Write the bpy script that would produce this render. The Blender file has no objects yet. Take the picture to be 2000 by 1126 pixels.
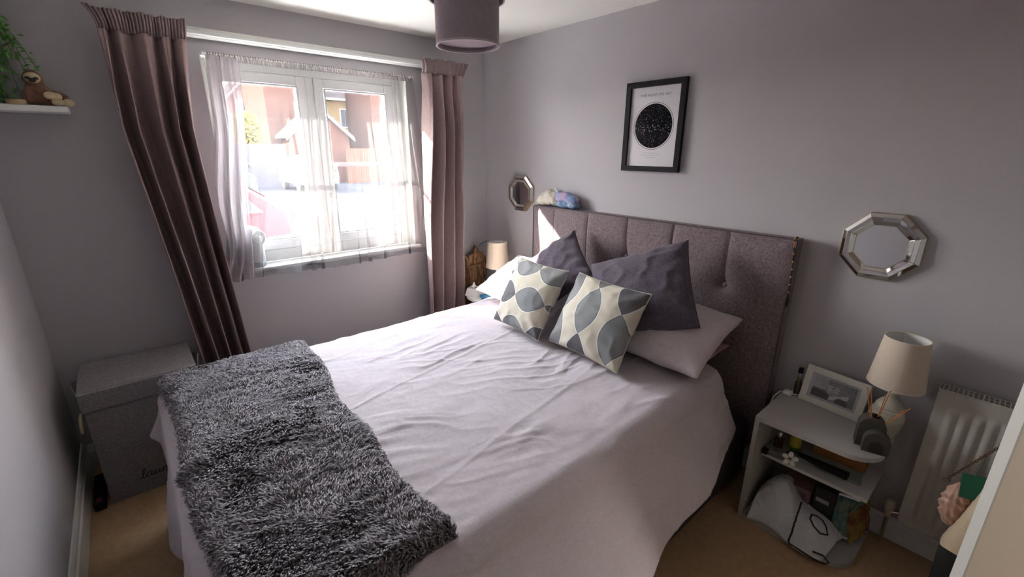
import bpy, bmesh, math
import numpy as np
from mathutils import Vector, Matrix

scene = bpy.context.scene
COL = scene.collection
rng = np.random.default_rng(7)

# ------------------------------------------------------------------ camera
cam_d = bpy.data.cameras.new('camera')
cam_d.sensor_width = 36.0
cam_d.lens = 868.6 / 2000 * 36.0
cam_d.clip_start = 0.02
cam_o = bpy.data.objects.new('camera', cam_d)
COL.objects.link(cam_o)
CR = ((0.75641129, -0.65408445, 0.00393663), (0.19067299, 0.22625148, 0.95522462), (0.62568824, 0.72179208, -0.29585541))
mw = Matrix.Identity(4)
for r in range(3):
    mw[r][0] = CR[0][r]; mw[r][1] = CR[1][r]; mw[r][2] = -CR[2][r]
mw[0][3], mw[1][3], mw[2][3] = -2.3168, -3.0121, 1.6491
cam_o.matrix_world = mw
scene.camera = cam_o

# ------------------------------------------------------------------ world, sun, exposure
scene.view_settings.view_transform = 'Standard'
scene.view_settings.look = 'None'
scene.view_settings.gamma = 1.0
scene.view_settings.use_curve_mapping = False
scene.view_settings.exposure = 0.95
SKY = 28.0
SUN = 52.0
HALL_FILL = 22.0
world = bpy.data.worlds.new('sky')
scene.world = world
world.use_nodes = True
wn = world.node_tree
wn.nodes.clear()
w_out = wn.nodes.new('ShaderNodeOutputWorld')
w_bg = wn.nodes.new('ShaderNodeBackground')
w_bg.inputs['Strength'].default_value = SKY
w_tc = wn.nodes.new('ShaderNodeTexCoord')
w_sep = wn.nodes.new('ShaderNodeSeparateXYZ')
w_cr = wn.nodes.new('ShaderNodeValToRGB')
w_cr.color_ramp.elements[0].position = 0.0
w_cr.color_ramp.elements[0].color = (1.0, 0.93, 0.90, 1)
w_cr.color_ramp.elements[1].position = 0.7
w_cr.color_ramp.elements[1].color = (0.80, 0.86, 1.0, 1)
wn.links.new(w_tc.outputs['Generated'], w_sep.inputs[0])
wn.links.new(w_sep.outputs['Z'], w_cr.inputs['Fac'])
wn.links.new(w_cr.outputs['Color'], w_bg.inputs['Color'])
wn.links.new(w_bg.outputs[0], w_out.inputs['Surface'])

sun_d = bpy.data.lights.new('sun', 'SUN')
sun_d.energy = SUN
sun_d.angle = math.radians(0.6)
sun_d.color = (1.0, 0.9, 0.78)
sun_o = bpy.data.objects.new('sun', sun_d)
COL.objects.link(sun_o)
sun_o.rotation_euler = Vector((1.0, -1.0, -0.84)).to_track_quat('-Z', 'Y').to_euler()

WX0, WX1, WZ0, WZ1 = -1.87, -0.68, 0.965, 2.125      # window opening
por_d = bpy.data.lights.new('window_portal', 'AREA')   # sampling guide for daylight, emits nothing itself
por_d.shape = 'RECTANGLE'
por_d.size = WX1 - WX0
por_d.size_y = WZ1 - WZ0
por_d.cycles.is_portal = True
por_o = bpy.data.objects.new('window_portal', por_d)
COL.objects.link(por_o)
por_o.location = ((WX0 + WX1) / 2, 0.21, (WZ0 + WZ1) / 2)
por_o.rotation_euler = (math.radians(-90), 0, 0)

# ------------------------------------------------------------------ helpers: noise
def _h(ix, iy, seed):
    n = (ix.astype(np.int64) * 374761393 + iy.astype(np.int64) * 668265263 + seed * 982451653) & 0x7fffffff
    n = ((n ^ (n >> 13)) * 1274126177) & 0x7fffffff
    n = (n ^ (n >> 16)) & 0xffff
    return n / 65535.0

def vnoise(x, y, seed=0):
    x = np.asarray(x, float); y = np.asarray(y, float)
    ix = np.floor(x); iy = np.floor(y)
    fx = x - ix; fy = y - iy
    fx = fx * fx * fx * (fx * (fx * 6 - 15) + 10); fy = fy * fy * fy * (fy * (fy * 6 - 15) + 10)
    a = _h(ix, iy, seed); b = _h(ix + 1, iy, seed); c = _h(ix, iy + 1, seed); d = _h(ix + 1, iy + 1, seed)
    return (a + (b - a) * fx) * (1 - fy) + (c + (d - c) * fx) * fy

def fbm(x, y, seed=0, oct=3):
    s = 0; a = 1; t = 0
    for i in range(oct):
        s = s + a * vnoise(x * 2 ** i, y * 2 ** i, seed + i * 17); t += a; a *= .5
    return s / t

def ridge(x, y, seed=0, p=3):
    return (1 - np.abs(2 * fbm(x, y, seed, 2) - 1)) ** p

def sstep(a, b, x):
    t = np.clip((np.asarray(x, float) - a) / (b - a), 0, 1)
    return t * t * (3 - 2 * t)

# ------------------------------------------------------------------ helpers: materials
MATS = {}
class NT:
    def __init__(s, name):
        s.m = bpy.data.materials.new(name); s.m.use_nodes = True
        s.t = s.m.node_tree; s.t.nodes.clear()
        s.out = s.t.nodes.new('ShaderNodeOutputMaterial')
    def n(s, typ, **kw):
        nd = s.t.nodes.new(typ)
        for k, v in kw.items(): setattr(nd, k, v)
        return nd
    def l(s, a, b): s.t.links.new(a, b)
    def val(s, sock, v):
        if isinstance(v, bpy.types.NodeSocket): s.l(v, sock)
        else: sock.default_value = v
    def m1(s, op, a, b=None, c=None):
        nd = s.n('ShaderNodeMath', operation=op)
        s.val(nd.inputs[0], a)
        if b is not None: s.val(nd.inputs[1], b)
        if c is not None: s.val(nd.inputs[2], c)
        return nd.outputs[0]
    def mix(s, f, a, b):
        nd = s.n('ShaderNodeMix', data_type='RGBA')
        s.val(nd.inputs[0], f); s.val(nd.inputs[6], a); s.val(nd.inputs[7], b)
        return nd.outputs[2]

def c4(c): return (c[0], c[1], c[2], 1.0)

def mat(name, col, rough=.6, metal=0, var=None, bump=None, weave=None, spec=.5, sheen=0, coat=0, trans=None):
    """col base colour; var=(scale, amount) tone mottling; bump=(scale, distance); weave=(scale, amount) linen threads"""
    if name in MATS: return MATS[name]
    k = NT(name)
    b = k.n('ShaderNodeBsdfPrincipled')
    k.l(b.outputs[0], k.out.inputs[0])
    b.inputs['Base Color'].default_value = c4(col)
    b.inputs['Roughness'].default_value = rough
    b.inputs['Metallic'].default_value = metal
    b.inputs['Specular IOR Level'].default_value = spec
    if sheen: b.inputs['Sheen Weight'].default_value = sheen
    if coat: b.inputs['Coat Weight'].default_value = coat
    tc = k.n('ShaderNodeTexCoord')
    cur = None; hgt = None
    if var:
        nz = k.n('ShaderNodeTexNoise'); nz.inputs['Scale'].default_value = var[0]; nz.inputs['Detail'].default_value = 4
        k.l(tc.outputs['Object'], nz.inputs['Vector'])
        d = k.m1('MULTIPLY_ADD', k.m1('SUBTRACT', nz.outputs[0], .5), var[1] * 2, 1.0)
        cur = d
    if weave:
        fs = []
        for sc in ((1, .12, .12), (.12, 1, .12), (.12, .12, 1)):
            mp = k.n('ShaderNodeMapping'); mp.inputs['Scale'].default_value = [weave[0] * q for q in sc]
            k.l(tc.outputs['Object'], mp.inputs[0])
            nz = k.n('ShaderNodeTexNoise'); nz.inputs['Scale'].default_value = 1; nz.inputs['Detail'].default_value = 2
            k.l(mp.outputs[0], nz.inputs['Vector']); fs.append(nz.outputs[0])
        s_ = k.m1('ADD', k.m1('ADD', fs[0], fs[1]), fs[2])
        w = k.m1('SUBTRACT', s_, 1.5)
        d = k.m1('MULTIPLY_ADD', w, weave[1] * 2, 1.0)
        cur = k.m1('MULTIPLY', cur, d) if cur else d
        hgt = w
    if cur:
        vm = k.n('ShaderNodeVectorMath', operation='SCALE')
        vm.inputs[0].default_value = col; k.l(cur, vm.inputs['Scale'])
        k.l(vm.outputs[0], b.inputs['Base Color'])
    if bump:
        nz = k.n('ShaderNodeTexNoise'); nz.inputs['Scale'].default_value = bump[0]; nz.inputs['Detail'].default_value = 3
        k.l(tc.outputs['Object'], nz.inputs['Vector']); hgt = nz.outputs[0]
    if hgt:
        bp = k.n('ShaderNodeBump'); bp.inputs['Strength'].default_value = .5
        bp.inputs['Distance'].default_value = bump[1] if bump else .0012
        k.l(hgt, bp.inputs['Height']); k.l(bp.outputs[0], b.inputs['Normal'])
    MATS[name] = k.m
    return k.m

def mat_attr(name, rough=.7, spec=.3, sheen=0):
    if name in MATS: return MATS[name]
    k = NT(name); b = k.n('ShaderNodeBsdfPrincipled'); k.l(b.outputs[0], k.out.inputs[0])
    a = k.n('ShaderNodeAttribute', attribute_name='col'); k.l(a.outputs['Color'], b.inputs['Base Color'])
    b.inputs['Roughness'].default_value = rough; b.inputs['Specular IOR Level'].default_value = spec
    if sheen: b.inputs['Sheen Weight'].default_value = sheen
    MATS[name] = k.m; return k.m

def mat_glass(name, tint=(1, 1, 1), gl=.06):
    k = NT(name)
    t = k.n('ShaderNodeBsdfTransparent'); t.inputs[0].default_value = c4(tint)
    g = k.n('ShaderNodeBsdfGlossy'); g.inputs['Roughness'].default_value = .02
    m = k.n('ShaderNodeMixShader'); m.inputs[0].default_value = gl
    k.l(t.outputs[0], m.inputs[1]); k.l(g.outputs[0], m.inputs[2]); k.l(m.outputs[0], k.out.inputs[0])
    MATS[name] = k.m; return k.m

def mat_sheer(name, col, clear, trl=.5):
    k = NT(name)
    t = k.n('ShaderNodeBsdfTransparent')
    d = k.n('ShaderNodeBsdfDiffuse'); d.inputs[0].default_value = c4(col)
    tl = k.n('ShaderNodeBsdfTranslucent'); tl.inputs[0].default_value = c4(col)
    m1 = k.n('ShaderNodeMixShader'); m1.inputs[0].default_value = trl
    k.l(d.outputs[0], m1.inputs[1]); k.l(tl.outputs[0], m1.inputs[2])
    m = k.n('ShaderNodeMixShader')
    tc = k.n('ShaderNodeTexCoord')
    nz = k.n('ShaderNodeTexNoise'); nz.inputs['Scale'].default_value = 400
    k.l(tc.outputs['Object'], nz.inputs['Vector'])
    f = k.m1('MULTIPLY_ADD', k.m1('SUBTRACT', nz.outputs[0], .5), .3, 1 - clear)
    k.l(f, m.inputs[0])
    k.l(t.outputs[0], m.inputs[1]); k.l(m1.outputs[0], m.inputs[2]); k.l(m.outputs[0], k.out.inputs[0])
    MATS[name] = k.m; return k.m

# ------------------------------------------------------------------ helpers: geometry
class G:
    """collects vertices and faces; every method may take a 4x4 matrix through self.M"""
    def __init__(s): s.v = []; s.f = []; s.M = None; s.col = None
    def add(s, vs, fs):
        o = len(s.v)
        if s.M is not None: vs = [tuple(s.M @ Vector(p)) for p in vs]
        s.v += [tuple(map(float, p)) for p in vs]
        s.f += [tuple(int(i) + o for i in f) for f in fs]
        return s
    def box(s, x0, x1, y0, y1, z0, z1, c=0.0):
        if c <= 0:
            vs = [(x, y, z) for x in (x0, x1) for y in (y0, y1) for z in (z0, z1)]
            return s.add(vs, [(0, 1, 3, 2), (4, 6, 7, 5), (0, 4, 5, 1), (2, 3, 7, 6), (0, 2, 6, 4), (1, 5, 7, 3)])
        lo = (x0, y0, z0); hi = (x1, y1, z1)
        c = min(c, (x1 - x0) / 2.01, (y1 - y0) / 2.01, (z1 - z0) / 2.01)
        vs = []; idx = {}
        for sx in (0, 1):
            for sy in (0, 1):
                for sz in (0, 1):
                    sg = (sx, sy, sz)
                    for a in range(3):
                        p = []
                        for q in range(3):
                            e = hi[q] if sg[q] else lo[q]
                            if q != a: e += -c if sg[q] else c
                            p.append(e)
                        idx[(sg, a)] = len(vs); vs.append(p)
        fs = []
        for a in range(3):
            b, d = (a + 1) % 3, (a + 2) % 3
            for sd in (0, 1):
                q = []
                for (i, j) in ((0, 0), (1, 0), (1, 1), (0, 1)):
                    sg = [0, 0, 0]; sg[a] = sd; sg[b] = i; sg[d] = j
                    q.append(idx[(tuple(sg), a)])
                fs.append(tuple(q) if sd else tuple(reversed(q)))
            for i in (0, 1):
                for j in (0, 1):
                    s0 = [0, 0, 0]; s1 = [0, 0, 0]
                    s0[a] = 0; s1[a] = 1
                    for sg in (s0, s1): sg[b] = i; sg[d] = j
                    q = (idx[(tuple(s0), b)], idx[(tuple(s1), b)], idx[(tuple(s1), d)], idx[(tuple(s0), d)])
                    fs.append(q if (i == j) else tuple(reversed(q)))
        for sx in (0, 1):
            for sy in (0, 1):
                for sz in (0, 1):
                    sg = (sx, sy, sz); q = (idx[(sg, 0)], idx[(sg, 1)], idx[(sg, 2)])
                    fs.append(q if (sx + sy + sz) % 2 else tuple(reversed(q)))
        return s.add(vs, fs)
    def lathe(s, prof, n=24, cx=0, cy=0, cz=0, cap=True):
        vs = []; fs = []
        for (r, z) in prof:
            for i in range(n):
                a = 2 * math.pi * i / n
                vs.append((cx + r * math.cos(a), cy + r * math.sin(a), cz + z))
        for k in range(len(prof) - 1):
            for i in range(n):
                j = (i + 1) % n
                fs.append((k * n + i, k * n + j, (k + 1) * n + j, (k + 1) * n + i))
        if cap:
            fs.append(tuple(range(n - 1, -1, -1)))
            fs.append(tuple((len(prof) - 1) * n + i for i in range(n)))
        return s.add(vs, fs)
    def tube(s, path, r, n=8, closed=False, cap=True):
        P = [Vector(p) for p in path]; m = len(P)
        rr = r if hasattr(r, '__len__') else [r] * m
        vs = []; fs = []
        up = None
        for i in range(m):
            a = P[(i - 1) % m] if (closed or i > 0) else P[i]
            b = P[(i + 1) % m] if (closed or i < m - 1) else P[i]
            t = (b - a); t = t.normalized() if t.length > 1e-9 else Vector((0, 0, 1))
            if up is None:
                up = t.orthogonal().normalized()
            else:
                up = (up - t * up.dot(t))
                up = up.normalized() if up.length > 1e-6 else t.orthogonal().normalized()
            w = t.cross(up)
            for k in range(n):
                an = 2 * math.pi * k / n
                vs.append(P[i] + (up * math.cos(an) + w * math.sin(an)) * rr[i])
        for i in range(m if closed else m - 1):
            i2 = (i + 1) % m
            for k in range(n):
                k2 = (k + 1) % n
                fs.append((i * n + k, i * n + k2, i2 * n + k2, i2 * n + k))
        if cap and not closed:
            fs.append(tuple(range(n - 1, -1, -1)))
            fs.append(tuple((m - 1) * n + k for k in range(n)))
        return s.add(vs, fs)
    def ell(s, c, r, nu=16, nv=10):
        vs = [(c[0], c[1], c[2] - r[2])]
        for i in range(1, nv):
            t = math.pi * i / nv
            for k in range(nu):
                a = 2 * math.pi * k / nu
                vs.append((c[0] + r[0] * math.sin(t) * math.cos(a), c[1] + r[1] * math.sin(t) * math.sin(a), c[2] - r[2] * math.cos(t)))
        vs.append((c[0], c[1], c[2] + r[2]))
        fs = []
        for k in range(nu): fs.append((0, 1 + (k + 1) % nu, 1 + k))
        for i in range(nv - 2):
            for k in range(nu):
                a = 1 + i * nu
                fs.append((a + k, a + (k + 1) % nu, a + nu + (k + 1) % nu, a + nu + k))
        a = 1 + (nv - 2) * nu
        for k in range(nu): fs.append((a + k, a + (k + 1) % nu, len(vs) - 1))
        return s.add(vs, fs)
    def prism(s, poly, axis, a, b):
        """poly 2-D outline (counter-clockwise) extruded along axis from a to b"""
        def p3(p, d):
            return {'x': (d, p[0], p[1]), 'y': (p[0], d, p[1]), 'z': (p[0], p[1], d)}[axis]
        n = len(poly)
        vs = [p3(p, a) for p in poly] + [p3(p, b) for p in poly]
        fs = [tuple(range(n - 1, -1, -1)), tuple(range(n, 2 * n))]
        fs += [(i, (i + 1) % n, n + (i + 1) % n, n + i) for i in range(n)]
        return s.add(vs, fs)
    def grid(s, P, flip=False):
        """P array (nu, nv, 3)"""
        nu, nv = P.shape[:2]
        i, j = np.meshgrid(np.arange(nu - 1), np.arange(nv - 1), indexing='ij')
        a = (i * nv + j).ravel(); b = a + nv; c = b + 1; d = a + 1
        F = np.stack([a, d, c, b] if flip else [a, b, c, d], 1)
        return s.add([tuple(p) for p in P.reshape(-1, 3)], [tuple(q) for q in F])

def mesh_np(name, V, F, col=None):
    me = bpy.data.meshes.new(name)
    me.from_pydata([tuple(p) for p in V] if not isinstance(V, list) else V, [], F)
    if col is not None:
        at = me.color_attributes.new('col', 'FLOAT_COLOR', 'POINT')
        c = np.ones((len(me.vertices), 4), np.float32); c[:, :3] = col
        at.data.foreach_set('color', c.ravel())
    me.update()
    return me

def link(name, me, m, parent=None, smooth=False):
    o = bpy.data.objects.new(name, me)
    COL.objects.link(o)
    if m is not None: me.materials.append(m)
    if smooth:
        me.polygons.foreach_set('use_smooth', [True] * len(me.polygons))
        if smooth != 'all':
            try: me.set_sharp_from_angle(angle=math.radians(40))
            except Exception: pass
    if parent is not None: o.parent = parent
    return o

def fixn(me):
    bm = bmesh.new(); bm.from_mesh(me); bmesh.ops.recalc_face_normals(bm, faces=bm.faces); bm.to_mesh(me); bm.free()

def obj(name, g, m, parent=None, smooth=False, world=True, col=None, label=None):
    """link g as one mesh; with world=True the coordinates are world ones and are moved into the parent's frame"""
    v = g.v
    me = mesh_np(name, v, g.f, col)
    fixn(me)
    if parent is not None and world:
        me.transform(parent.matrix_basis.inverted() if parent.parent is None else (parent.parent.matrix_basis @ parent.matrix_basis).inverted())
    o = link(name, me, m, parent, smooth)
    if label: o['label'] = label
    return o

def tag(o, label, cat, group=None, kind=None):
    o['label'] = label; o['category'] = cat
    if group: o['group'] = group
    if kind: o['kind'] = kind
    return o

def thing(name, label, cat, loc, rot=(0, 0, 0), group=None, M=None):
    o = bpy.data.objects.new(name, None)
    COL.objects.link(o)
    o.empty_display_size = .05
    if M is not None: o.matrix_basis = M
    else:
        o.location = loc; o.rotation_euler = rot
        o.matrix_basis = Matrix.LocRotScale(Vector(loc), __import__('mathutils').Euler(rot), Vector((1, 1, 1)))
    return tag(o, label, cat, group)

def struct(name, g, m, parent=None, smooth=False, label=None):
    o = obj(name, g, m, parent, smooth)
    if parent is None: o['kind'] = 'structure'
    if label: o['label'] = label
    return o

def solid(o, t, off=0):
    md = o.modifiers.new('solid', 'SOLIDIFY'); md.thickness = t; md.offset = off
    return o

def text_geo(body, size, M, extr=.0004, shear=0, space=1.0, align='CENTER'):
    cu = bpy.data.curves.new('t', 'FONT'); cu.body = body; cu.size = size; cu.align_x = align; cu.align_y = 'CENTER'
    cu.extrude = extr; cu.shear = shear; cu.space_character = space; cu.resolution_u = 3
    ob = bpy.data.objects.new('t', cu); COL.objects.link(ob)
    dg = bpy.context.evaluated_depsgraph_get(); dg.update()
    me = bpy.data.meshes.new_from_object(ob.evaluated_get(dg))
    g = G(); g.M = M
    g.add([tuple(v.co) for v in me.vertices], [tuple(p.vertices) for p in me.polygons])
    bpy.data.objects.remove(ob); bpy.data.curves.remove(cu); bpy.data.meshes.remove(me)
    g.M = None
    return g

def frameM(origin, ex, ez):
    """matrix with local x along ex, local z along ez (orthonormalised)"""
    ez = Vector(ez).normalized(); ex = Vector(ex); ex = (ex - ez * ex.dot(ez)).normalized(); ey = ez.cross(ex)
    M = Matrix.Identity(4)
    for r in range(3): M[r][0] = ex[r]; M[r][1] = ey[r]; M[r][2] = ez[r]; M[r][3] = origin[r]
    return M

# ================================================================== ROOM SHELL
XL, YB, H = -2.728, -3.75, 2.4
m_wall = mat('wall_paint', (.48, .46, .485), .75, var=(3, .02), bump=(220, .0006), spec=.25)
m_ceil = mat('ceiling_paint', (.84, .83, .79), .85, bump=(200, .0005), spec=.2)
m_white = mat('white_gloss', (.80, .80, .78), .35, bump=(60, .0002))
m_upvc = mat('white_upvc', (.82, .83, .83), .3, spec=.5)
m_carpet = mat('tan_carpet', (.47, .315, .18), .95, var=(35, .22), bump=(700, .004), spec=.1)

struct('floor', G().box(XL - .1, .1, YB - .1, 0.3, -.1, 0), m_carpet)
struct('ceiling', G().box(XL - .1, .1, YB - .1, .3, H, H + .1), m_ceil)
struct('wall_left', G().box(XL - .1, XL, YB - .1, .3, 0, H), m_wall)
struct('wall_head', G().box(0, .1, YB - .1, .3, 0, H), m_wall)
DX0, DX1, DH = -.985, -.195, 2.0          # doorway in the back wall
struct('wall_back', G().box(XL, DX0, YB - .1, YB, 0, H).box(DX1, 0, YB - .1, YB, 0, H).box(DX0, DX1, YB - .1, YB, DH, H), m_wall)
m_hall = mat('hall_paint', (.78, .76, .72), .8)  # unseen hall shell beyond the doorway, added for bounce light
struct('wall_hall', G().box(XL - .1, XL, -5.4, YB - .1, 0, H).box(1.2, 1.3, -5.4, YB - .1, 0, H).box(XL, 1.2, -5.4, -5.3, 0, H).box(.1, 1.2, YB - .1, YB, 0, H), m_hall)
struct('floor_hall', G().box(XL - .1, 1.3, -5.4, YB - .1, -.1, 0), m_carpet)
struct('ceiling_hall', G().box(XL - .1, 1.3, -5.4, YB - .1, H, H + .1), m_ceil)
struct('trim_2', G().box(DX0 - .06, DX0, YB, YB + .018, 0, DH + .06).box(DX1, DX1 + .06, YB, YB + .018, 0, DH + .06).box(DX0, DX1, YB, YB + .018, DH, DH + .06)
       .box(DX0, DX0 + .02, YB - .1, YB, 0, DH).box(DX1 - .02, DX1, YB - .1, YB, 0, DH).box(DX0, DX1, YB - .1, YB, DH - .02, DH), m_white, label='white door frame')
g = G()
g.box(XL, WX0, 0, .3, 0, H); g.box(WX1, 0, 0, .3, 0, H)
g.box(WX0, WX1, 0, .3, 0, WZ0 - .02); g.box(WX0, WX1, 0, .3, WZ1, H)
struct('wall_window', g, m_wall)
struct('trim_1', G().box(WX0 - .0, WX0 + .006, .0, .1, WZ0, WZ1).box(WX1 - .006, WX1, .0, .1, WZ0, WZ1).box(WX0, WX1, .0, .1, WZ1 - .006, WZ1), mat('reveal_paint', (.8, .8, .76), .6),
       label='white painted window reveal')

def skirt(name, axis, a, b, base, sgn, h):
    # moulded profile, thickness 18 mm with a stepped top
    pr = [(0, 0), (.018, 0), (.018, h * .72), (.013, h * .76), (.013, h * .9), (.006, h), (0, h)]
    g = G()
    if axis == 'y': g.prism([(base + sgn * p[0], p[1]) for p in pr], 'y', a, b)
    else: g.prism([(base + sgn * p[0], p[1]) for p in pr], 'x', a, b)
    return struct(name, g, m_white)
skirt('baseboard_left', 'y', YB, 0, XL, 1, .16)
skirt('baseboard_head', 'y', YB, 0, 0, -1, .105)
skirt('baseboard_window', 'x', XL + .019, -.019, 0, -1, .14)

# window: outer frame with two casements
w = struct('window_1', G().box(WX0, WX0 + .035, .09, .16, WZ0, WZ1, .004).box(WX1 - .07, WX1, .09, .16, WZ0, WZ1, .004)
           .box(WX0 + .035, WX1 - .07, .09, .16, WZ1 - .05, WZ1, .004).box(WX0 + .035, WX1 - .07, .09, .16, WZ0, WZ0 + .075, .004)
           .box(-1.324, -1.279, .09, .16, WZ0 + .075, WZ1 - .05, .004), m_upvc, label='white double glazed window of two casements')
m_pane = mat_glass('window_glass', (.97, .99, .98), .05)
for (a, b) in ((-1.835, -1.326), (-1.277, -.752)):
    z0, z1 = WZ0 + .077, WZ1 - .052
    gl0, gl1 = (a + .057, b - .057)
    gz0, gz1 = 1.105, 2.015
    g = G()
    g.box(a, gl0, .075, .145, z0, z1, .006).box(gl1, b, .075, .145, z0, z1, .006)
    g.box(gl0, gl1, .075, .145, z0, gz0, .006).box(gl0, gl1, .075, .145, gz1, z1, .006)
    sash = obj('casement', g, m_upvc, w)
    obj('pane', G().box(gl0, gl1, .106, .118, gz0, gz1), m_pane, sash)
    obj('glazing_bar', G().box(gl0, gl1, .098, .105, 1.543, 1.568), m_upvc, sash)
    obj('glazing_bead', G().box(gl0 - .004, gl0 + .006, .07, .0749, gz0, gz1).box(gl1 - .006, gl1 + .004, .07, .0749, gz0, gz1)
        .box(gl0, gl1, .07, .0749, gz1 - .006, gz1 + .004).box(gl0, gl1, .07, .0749, gz0 - .004, gz0 + .006), mat('grey_gasket', (.55, .56, .58), .5), sash)
    hx = gl1 + .03 if a < -1.5 else gl0 - .03
    obj('handle', G().box(hx - .012, hx + .012, .06, .0749, 1.30, 1.37, .003).box(hx - .009, hx + .009, .04, .06, 1.33, 1.345, .003).box(hx - .009, hx + .009, .035, .048, 1.24, 1.345, .004), m_upvc, sash)
obj('window_sill', G().box(WX0 - .03, WX1 + .03, -.035, .0, .935, WZ0, .006).box(WX0 + .001, WX1 - .001, .0, .09, .946, WZ0), m_white, w)
obj('outer_sill', G().box(WX0 - .03, WX1 + .03, .16, .34, .93, .955, .004), m_upvc, w)

# open door at the right, hinged on the back wall beside the radiator
E0 = Vector((-.70, -3.125, 0)); ed = Vector((.64, -.77, 0)).normalized()
DM = frameM((E0.x, E0.y, 0.008), ed, (0, 0, 1))
d = bpy.data.objects.new('door_1', None); COL.objects.link(d); d.matrix_basis = DM; d['kind'] = 'structure'; d['label'] = 'open white interior door, seen edge on beside the radiator'
m_door = mat('door_paint', (.62, .60, .56), .45, bump=(90, .0006))
obj('door_leaf', G().box(0, .74, -.0, .04, 0, 1.98, .003), m_door, d, world=False)
hd = G().lathe([(.026, 0), (.026, .008), (.012, .012), (.01, .04), (.01, .05)], 16)
hd.v = [(v[0] + .06, .04 + v[2], v[1] + 1.0) for v in hd.v]; hd.tube([(.06, .085, 1.0), (.1, .09, 1.0), (.18, .088, 1.0)], .009)
obj('door_handle', hd, mat('chrome', (.75, .75, .74), .15, 1), d, True, world=False)

# unseen hall lamp, added to lift the left wall and the hamper
hl = thing('hall_fill_lamp', 'unseen round lamp added in the hall as fill light for the room', 'ceiling lamp', (-.04, -4.25, 2.3))
obj('fill_lamp_base', G().lathe([(.16, 2.375), (.16, 2.4)], 32, -.04, -4.25, 0), m_white, hl, True)
hall_d = bpy.data.lights.new('hall_fill_light', 'AREA'); hall_d.shape = 'DISK'; hall_d.size = .3; hall_d.energy = HALL_FILL; hall_d.color = (1.0, .93, .86)
hall_o = bpy.data.objects.new('hall_fill_light', hall_d); COL.objects.link(hall_o); hall_o.location = (-.04, -4.25, 2.36)

# fitted wardrobe unseen behind the camera, added to bounce light into the room
wr = thing('bounce_wardrobe', 'pale oak wardrobe unseen behind the camera, added for bounce light', 'bounce_wardrobe', (-1.87, -3.5, 0))
m_wr = mat('bounce_oak', (.36, .31, .26), .5, var=(8, .2))
obj('carcass', G().box(-2.70, -1.06, -3.74, -3.262, 0, 2.25), m_wr, wr)
for k in range(3):
    dr = obj('bounce_wardrobe_door', G().box(-2.695 + k * .546, -2.155 + k * .546, -3.26, -3.24, .06, 2.23, .003), m_wr, wr)
    obj('handle', G().tube([(-2.2 + k * .546, -3.235, .95), (-2.2 + k * .546, -3.22, .96), (-2.2 + k * .546, -3.22, 1.14), (-2.2 + k * .546, -3.235, 1.15)], .005, 8), mat('chrome', (.75, .75, .74)), dr, True)

# ================================================================== BED
BX0, BX1 = -2.30, -.12          # divan from foot to headboard
m_div = mat('divan_fabric', (.05, .043, .05), .9, weave=(500, .4), spec=.15)
m_head = mat('headboard_linen', (.195, .15, .16), .9, weave=(650, .6), spec=.15, sheen=.1)
bed = thing('bed', 'double bed with tall mauve-grey buttoned linen headboard and dark divan base', 'bed', (-1.2, -1.5, 0))
obj('divan_base', G().box(BX0, BX1, -2.33, -.66, .05, .36, .02), m_div, bed)
for x in (BX0 + .15, BX1 - .15):
    for y in (-2.2, -.8): obj('foot', G().lathe([(.03, 0), (.03, .05)], 12, x, y, 0), mat('black_plastic', (.02, .02, .02), .5), bed)
obj('mattress', G().box(BX0 + .06, BX1 - .03, -2.13, -.68, .362, .56, .05), mat('mattress_ticking', (.7, .68, .66), .9), bed)
# headboard: padded front with seams and two rows of buttons
HY0, HY1, HZ = -.672, -2.372, 1.277
seams = [-.875, -1.175, -1.475, -1.775, -2.075]
btn = [(-1.475, 1.04), (-2.078, 1.0), (-.875, 1.0), (-1.175, .82), (-1.775, .82)]
ny, nz = 240, 130
yy = np.linspace(HY0, HY1, ny)[:, None] * np.ones((1, nz)); zz = np.linspace(.2, HZ, nz)[None, :] * np.ones((ny, 1))
ed_ = np.minimum.reduce([HY0 - yy, yy - HY1, HZ - zz])
dep = .085 + .018 * (1 - np.exp(-np.clip(ed_, 0, 1) / .05))
for (sy, (by, bz)) in zip([-1.475, -2.075, -.875, -1.175, -1.775], btn):
    dy = yy - sy
    lim = sstep(bz - .03, bz + .0, zz)
    dep -= .011 * np.exp(-(np.abs(dy) / .014)) * lim
    r = np.hypot(yy - by, (zz - bz) * .9)
    dep -= .030 * np.exp(-(r / .05) ** 1.2) + .008 * np.exp(-(r / .14) ** 2)
P = np.stack([-dep, yy, zz], 2)
g = G().grid(P)
n0 = len(g.v)
# sides and back closing the pad
rim = [(i, 0) for i in range(ny)] + [(ny - 1, j) for j in range(1, nz)] + [(i, nz - 1) for i in range(ny - 2, -1, -1)] + [(0, j) for j in range(nz - 2, 0, -1)]
ids = [i * nz + j for i, j in rim]
bk = [(-.02, P[i, j, 1], P[i, j, 2]) for i, j in rim]
o_ = len(g.v); g.v += [tuple(map(float, p)) for p in bk]
L_ = len(ids)
g.f += [(ids[k], ids[(k + 1) % L_], o_ + (k + 1) % L_, o_ + k) for k in range(L_)]
g.f.append(tuple(o_ + k for k in range(L_)))
hb = obj('headboard', g, m_head, bed, 'all')
hb.data.set_sharp_from_angle(angle=math.radians(50))
m_pipe = mat('headboard_piping', (.10, .075, .085), .9)
obj('piping', G().tube([(-.088, HY0 - .002, .2), (-.088, HY0 - .002, HZ - .01), (-.088, HY0 - .012, HZ), (-.088, HY1 + .012, HZ), (-.088, HY1 + .002, HZ - .01), (-.088, HY1 + .002, .2)], .0035, 6), m_pipe, hb, True)
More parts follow.
